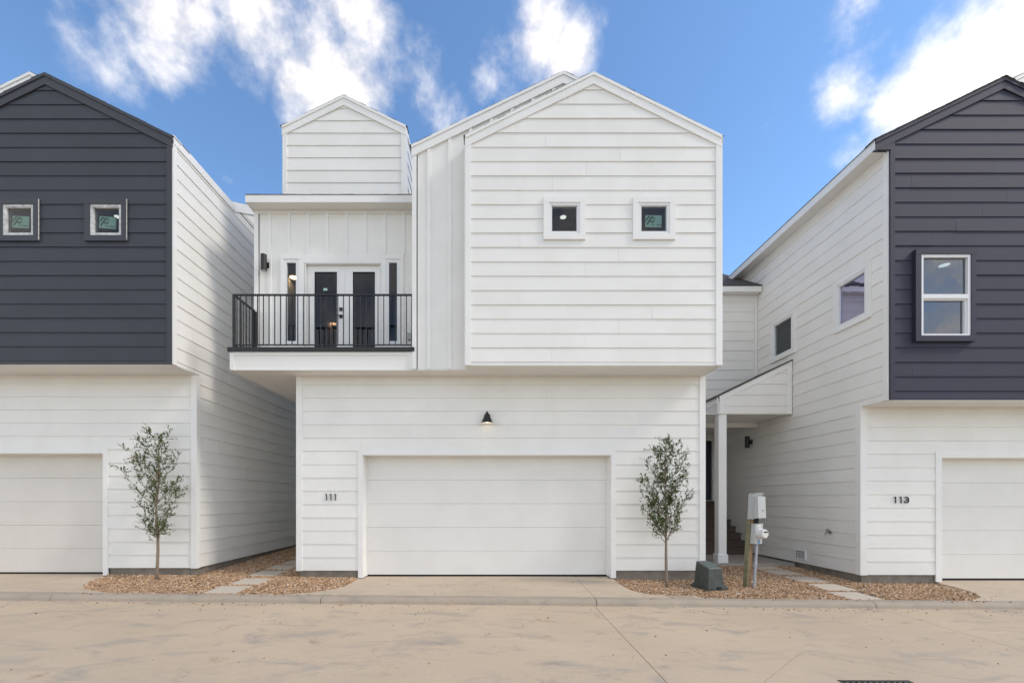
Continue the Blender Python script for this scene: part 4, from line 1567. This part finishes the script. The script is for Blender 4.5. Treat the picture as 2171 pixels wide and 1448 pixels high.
# ------------------------------------------------------------------ wall lamps
def can_light(loc, wall_dir, label):
    """two-way cylinder sconce on a bracket; wall_dir points from the lamp to the wall"""
    c = Vector(loc)
    d = Vector(wall_dir)
    t = thing('wall_lamp', tuple(c + d * .11), label, 'wall lamp', 'cylinder wall lamps')
    mb = MB().tube([c + Vector((0, 0, -.16)), c + Vector((0, 0, -.158)), c + Vector((0, 0, .158)), c + Vector((0, 0, .16))], [.056, .058, .058, .056], 24)
    obj('lamp_body', mb, M['black'], t, smooth=False)
    mb = MB().tube([c + Vector((0, 0, -.1605)), c + Vector((0, 0, -.1615))], .046, 20)
    obj('lens', mb, M['meter_grey'], t)
    mb = MB().tube([c + d * .04, c + d * .10], .022, 10)
    obj('arm', mb, M['black'], t)
    s = Vector((-d.y, d.x, 0))
    p = c + d * .10
    mb = MB()
    q = [p - s * .055 + Vector((0, 0, -.055)), p + s * .055 + Vector((0, 0, -.055)), p + s * .055 + Vector((0, 0, .055)), p - s * .055 + Vector((0, 0, .055))]
    mb.hull8(q, [v + d * .0265 for v in q])
    obj('backplate', mb, M['black'], t)


can_light((-4.585, 8.865, 6.33), (0, 1, 0), 'black cylinder wall lamp beside the balcony doors')
can_light((7.09, 12.12, 3.13), (1, 0, 0), 'black cylinder wall lamp under the porch roof')

c = Vector((-.067, 8.50, 3.13))
t = thing('wall_lamp', (c.x, 8.65, 3.16), 'black cone barn lamp above the middle garage door', 'wall lamp')
mb = MB()
segs = [(.118, -.105), (.116, -.10), (.085, -.035), (.045, .055), (.030, .085), (.022, .105), (.0, .108)]
n = 28
for r, z in segs:
    for j in range(n):
        a = 2 * math.pi * j / n
        mb.v.append((c.x + r * math.cos(a), c.y + r * math.sin(a), c.z + z))
for i in range(len(segs) - 1):
    for j in range(n):
        mb.f.append((i * n + j, i * n + (j + 1) % n, (i + 1) * n + (j + 1) % n, (i + 1) * n + j))
obj('lamp_shade', mb, M['black'], t, recalc=False)
mb = MB()
for r, z in ((.115, -.104), (.075, -.02), (.03, .06)):
    for j in range(n):
        a = 2 * math.pi * j / n
        mb.v.append((c.x + r * math.cos(a), c.y + r * math.sin(a), c.z + z))
for i in range(2):
    for j in range(n):
        mb.f.append((i * n + j, (i + 1) * n + j, (i + 1) * n + (j + 1) % n, i * n + (j + 1) % n))
obj('shade_lining', mb, M['vinyl'], t, recalc=False)
mb = MB().tube([c + Vector((0, 0, -.09)), c + Vector((0, 0, -.08)), c + Vector((0, 0, -.03)), c + Vector((0, 0, .03))], [.012, .034, .038, .018], 14)
obj('bulb', mb, M['bulb'], t, smooth=True)
mb = MB().tube([c + Vector((0, 0, .09)), c + Vector((0, .03, .12)), c + Vector((0, .08, .115)), c + Vector((0, .12, .06))], [.016, .015, .015, .015], 10)
obj('arm', mb, M['black'], t)
mb = MB().tube([c + Vector((0, .115, .05)), c + Vector((0, .137, .05))], .062, 24)
obj('backplate', mb, M['black'], t)


# ------------------------------------------------------------------ utility pedestal and meter post
def pedestal():
    th = R(14)
    o = Vector((3.98, 7.99, 0))
    o.z = z_ground(o.x, o.y)
    ca, sa = math.cos(th), math.sin(th)

    def W(x, y, z):
        x, y, z = x * .92, y * .92, z * .96
        return (o.x + x * ca - y * sa, o.y + x * sa + y * ca, o.z + z)
    t = thing('utility_box', tuple(o), 'weathered green-grey utility box in the gravel by the right corner', 'utility box')
    b = MB()
    lo = [(-.185, -.20), (.185, -.20), (.185, .20), (-.185, .20)]
    up = [(-.145, -.165), (.145, -.165), (.145, .185), (-.145, .185)]
    b.hull8([W(x, y, .085) for x, y in lo], [W(x, y, .395 + .09 * (y + .165) / .35) for x, y in up])
    obj('body', b, M['box_green'], t)
    b = MB()
    b.hull8([W(x * 1.02, y * 1.02, .392 + .09 * (y + .165) / .35) for x, y in up], [W(x * .93, y * .93, .412 + .09 * (y + .165) / .35) for x, y in up])
    obj('lid', b, M['box_top'], t)
    b = MB()
    q = [(-.235, -.255), (.235, -.255), (.235, .245), (-.235, .245)]
    b.hull8([W(x, y, -.05) for x, y in q], [W(x * .99, y * .99, .055) for x, y in q])
    q2 = [(-.215, -.235), (.215, -.235), (.215, .225), (-.215, .225)]
    b.hull8([W(x, y, .055) for x, y in q2], [W(x * .97, y * .97, .09) for x, y in q2])
    obj('base', b, M['box_green'], t)
    b = MB()
    b.hull8([W(x, y, .03) for x, y in ((-.03, -.275), (.05, -.275), (.05, -.25), (-.03, -.25))], [W(x, y, .075) for x, y in ((-.03, -.27), (.05, -.27), (.05, -.25), (-.03, -.25))])
    obj('latch', b, M['rubber'], t)


pedestal()


def meter_post():
    o = Vector((4.80, 8.12, 0))
    o.z = z_ground(o.x, o.y)
    t = thing('meter_post', tuple(o), 'leaning timber post with grey breaker cabinet and round electric meter', 'meter post')
    th = R(20)
    ca, sa = math.cos(th), math.sin(th)
    lean = .055

    def W(x, y, z):
        return (o.x + x * ca - y * sa + lean * z, o.y + x * sa + y * ca, o.z + z)

    def bx(mb, x0, x1, y0, y1, z0, z1):
        return mb.hull8([W(x0, y0, z0), W(x1, y0, z0), W(x1, y1, z0), W(x0, y1, z0)], [W(x0, y0, z1), W(x1, y0, z1), W(x1, y1, z1), W(x0, y1, z1)])
    obj('timber_post', bx(MB(), -.045, .022, .0, .08, -.1, 1.28), M['wood'], t)
    obj('timber_post', bx(MB(), -.072, -.047, .005, .09, -.1, 1.22), M['wood_green'], t)
    obj('conduit', MB().tube([W(.055, -.04, -.1), W(.058, -.04, .4), W(.062, -.04, .45), W(.066, -.04, .84)], [.024, .024, .024, .024], 12), M['pvc'], t)
    obj('conduit_coupling', MB().tube([W(.060, -.04, .415), W(.061, -.04, .455)], .030, 12), M['pvc'], t)
    # meter socket
    obj('meter_socket', bx(MB(), -.055, .135, -.09, .0, .81, 1.165), M['meter_grey'], t)
    obj('socket_lid', bx(MB(), -.06, .140, -.096, .0, 1.166, 1.18), M['meter_grey'], t)
    m = obj('meter', MB().tube([W(.055, -.09, 1.0), W(.055, -.12, 1.0), W(.055, -.121, 1.0), W(.055, -.20, 1.0), W(.055, -.215, 1.0)], [.100, .100, .088, .084, .070], 28), M['meter_face'], t)
    mb = MB()
    mb.hull8([W(.01, -.217, 1.02), W(.10, -.217, 1.02), W(.10, -.215, 1.02), W(.01, -.215, 1.02)], [W(.01, -.217, 1.045), W(.10, -.217, 1.045), W(.10, -.215, 1.045), W(.01, -.215, 1.045)])
    obj('meter_display', mb, M['rubber'], m)
    mb = MB()
    bx(mb, .035, .065, -.1, -.09, .82, .875)
    obj('seal_tag', mb, M['blue_tag'], t)
    obj('rating_label', bx(MB(), .0, .075, -.0925, -.09, 1.125, 1.15), M['vinyl'], t)
    # breaker cabinet
    obj('cabinet_back', bx(MB(), -.085, .145, -.03, .06, 1.26, 1.72), M['meter_grey'], t)
    mb = MB()
    mb.hull8([W(-.06, -.03, 1.27), W(.15, -.03, 1.27), W(.15, -.03, 1.69), W(-.06, -.03, 1.69)],
             [W(-.045, -.135, 1.285), W(.145, -.135, 1.285), W(.14, -.10, 1.675), W(-.05, -.10, 1.675)])
    dr = obj('cabinet_door', mb, M['meter_grey'], t)
    obj('cabinet_hood', bx(MB(), -.07, .152, -.06, .06, 1.722, 1.738), M['meter_grey'], t)
    obj('latch', bx(MB(), .05, .10, -.137, -.12, 1.42, 1.435), M['steel'], dr)
    obj('cable_neck', MB().tube([W(.03, -.04, 1.17), W(.03, -.04, 1.27)], .035, 12), M['rubber'], t)


meter_post()


# ------------------------------------------------------------------ young trees
def young_tree(px0, base_y, pxm, D, tips, twigs, label, seed, top, leaf_n, dens):
    rnd = random.Random(seed)
    X = (px0 - 1040) / pxm
    base = Vector((X, D, z_ground(X, D) - .03))

    def P(px, py, dy=0.0):
        return Vector(((px - 1040) / pxm, D + dy, CAM_Z + (1058 - py) / pxm))
    t = thing('oak_sapling', tuple(base), label, 'tree', 'oak saplings')
    topP = P(top[0], top[1] + 22)
    H = topP.z - base.z
    axis = []
    for i in range(15):
        f = i / 14
        p = base.lerp(topP, f) + Vector((mnoise.noise((f * 3, seed, 0)) * .035, mnoise.noise((f * 3, seed, 5)) * .035, 0)) * min(1, f * 3)
        axis.append(p)
    rad = [.027 * (1 - i / 14) ** .8 + .003 for i in range(15)]
    rad[0] = .033
    mb = MB().tube(axis, rad, 9)
    obj('trunk', mb, M['bark'], t, smooth=True)

    def on_axis(z):
        for a, b in zip(axis, axis[1:]):
            if a.z <= z <= b.z:
                return a.lerp(b, (z - a.z) / (b.z - a.z))
        return axis[-1]
    limbs = MB()
    LV, LF, LT_ = [], [], []

    def leaf(p, d):
        L = rnd.uniform(.032, .058)
        w = L * rnd.uniform(.19, .27)
        d = (d + Vector((rnd.gauss(0, .55), rnd.gauss(0, .55), rnd.gauss(.1, .5)))).normalized()
        s = d.cross(Vector((rnd.gauss(0, .4), rnd.gauss(0, .4), 1))).normalized()
        n = d.cross(s)
        k = len(LV)
        LV.extend([p, p + d * L * .45 + s * w + n * w * .35, p + d * L - n * w * .2, p + d * L * .45 - s * w + n * w * .35])
        LF.extend([(k, k + 1, k + 2), (k, k + 2, k + 3)])
        tone = min(.88, max(0, rnd.gauss(.42, .22)))
        if rnd.random() < .012:
            tone = 1
        LT_.extend([tone, tone])

    def twig(p, d, L, lv):
        n = max(3, int(L / .035))
        pts = [p]
        q, dd = p.copy(), d.normalized()
        for i in range(n):
            dd = (dd + Vector((rnd.gauss(0, .18), rnd.gauss(0, .18), rnd.gauss(.05, .14)))).normalized()
            q = q + dd * L / n
            pts.append(q.copy())
            for _ in range(leaf_n):
                leaf(q + Vector((rnd.gauss(0, .008), rnd.gauss(0, .008), rnd.gauss(0, .008))), dd)
            if lv and rnd.random() < .55 * dens:
                sd = (dd + Vector((rnd.gauss(0, .8), rnd.gauss(0, .8), rnd.gauss(.1, .6)))).normalized()
                twig(q, sd, rnd.uniform(.06, .16), 0)
        limbs.tube(pts, [.0026 * (1 - .6 * i / n) for i in range(n + 1)], 4, False)

    for (tx, ty) in tips:
        tx, ty = px0 + (tx - px0) * (.78 if px0 < 1000 else .76), ty + 16
        dy = rnd.uniform(-.20, .20)
        tip = P(tx, ty, dy)
        lat = math.hypot(tip.x - on_axis(tip.z).x, dy)
        z0 = max(base.z + H * .30, tip.z - (.10 + .85 * lat) - rnd.uniform(0, .10))
        s = on_axis(z0)
        n = 9
        pts = []
        for i in range(n + 1):
            f = i / n
            p = s.lerp(tip, f)
            p.z += -.06 * lat * math.sin(math.pi * f) * 1.2
            p += Vector((rnd.gauss(0, .012), rnd.gauss(0, .012), rnd.gauss(0, .012))) * (1 if 0 < i < n else 0)
            pts.append(p)
        limbs.tube(pts, [.008 * (1 - i / n) * min(1, .5 + lat) + .0024 for i in range(n + 1)], 5, False)
        for i in range(2, n + 1):
            d = (pts[i] - pts[i - 1]).normalized()
            f = i / n
            k = (2 if f > .4 else 1) * dens
            while k > 0 and rnd.random() < k:
                k -= 1
                sd = (d * .8 + Vector((rnd.gauss(0, .7), rnd.gauss(0, .7), rnd.gauss(.15, .55)))).normalized()
                twig(pts[i].copy(), sd, rnd.uniform(.07, .20) * (1.1 - .35 * f), 1)
        twig(tip, (pts[-1] - pts[-2]).normalized(), .06, 1)
    # short growth along the leader
    z = base.z + H * .47
    while z < topP.z - .05:
        a = rnd.uniform(0, 6.283)
        for _ in range(2):
            a += rnd.uniform(1, 3)
            twig(on_axis(z), Vector((math.cos(a), math.sin(a), .55)), rnd.uniform(.10, .24), 1)
        z += .075 / dens
    for (tx, ty) in twigs:
        tip = P(tx, ty, rnd.uniform(-.05, .05))
        s = on_axis(tip.z - .06)
        pts = [s.lerp(tip, i / 5) for i in range(6)]
        limbs.tube(pts, .003, 4, False)
        for i in (3, 4, 5):
            twig(pts[i], (tip - s).normalized(), .06, 0)
    twig(topP - Vector((0, 0, .05)), Vector((0, 0, 1)), .12, 1)
    obj('limbs', limbs, M['bark'], t)
    org = ORG[t]
    me = bpy.data.meshes.new('crown')
    me.from_pydata([tuple(v - org) for v in LV], [], LF)
    at = me.attributes.new('tone', 'FLOAT', 'FACE')
    at.data.foreach_set('value', LT_)
    me.materials.append(M['leaf'])
    o = bpy.data.objects.new('crown', me)
    COL.objects.link(o)
    o.parent = t
    ORG[o] = org
    return len(LF)


n1_ = young_tree(333, 1228, 111.6, 8.33,
                 [(297, 919), (345, 905), (327, 905), (357, 928), (398, 952), (262, 957), (258, 985), (280, 942), (372, 962), (385, 1003), (392, 1042), (378, 1025),
                  (266, 1051), (282, 1080), (295, 1093), (352, 1108), (362, 1094), (372, 1062), (305, 962), (300, 1010), (310, 1060), (365, 1010), (285, 1000), (350, 990)],
                 [(318, 1126), (350, 1117)], 'sparse young oak in front of the charcoal house, beside its garage', 3, (337, 908), 2, .60)
n2_ = young_tree(1413, 1240, 115.0, 8.07,
                 [(1407, 925), (1430, 932), (1439, 945), (1372, 945), (1364, 968), (1381, 978), (1447, 965), (1448, 990), (1343, 1010), (1355, 1030), (1350, 1065), (1360, 1080),
                  (1377, 1088), (1467, 1028), (1462, 1050), (1454, 1076), (1440, 1088), (1397, 1093), (1432, 1010), (1386, 1000), (1360, 1002), (1425, 1040), (1395, 1045), (1380, 1050), (1440, 1030), (1420, 985)],
                 [(1394, 1130), (1437, 1122)], 'fuller young oak between the middle garage door and the right corner', 8, (1408, 928), 2, .72)
print('leaves', n1_, n2_, 'objects', len(bpy.data.objects))
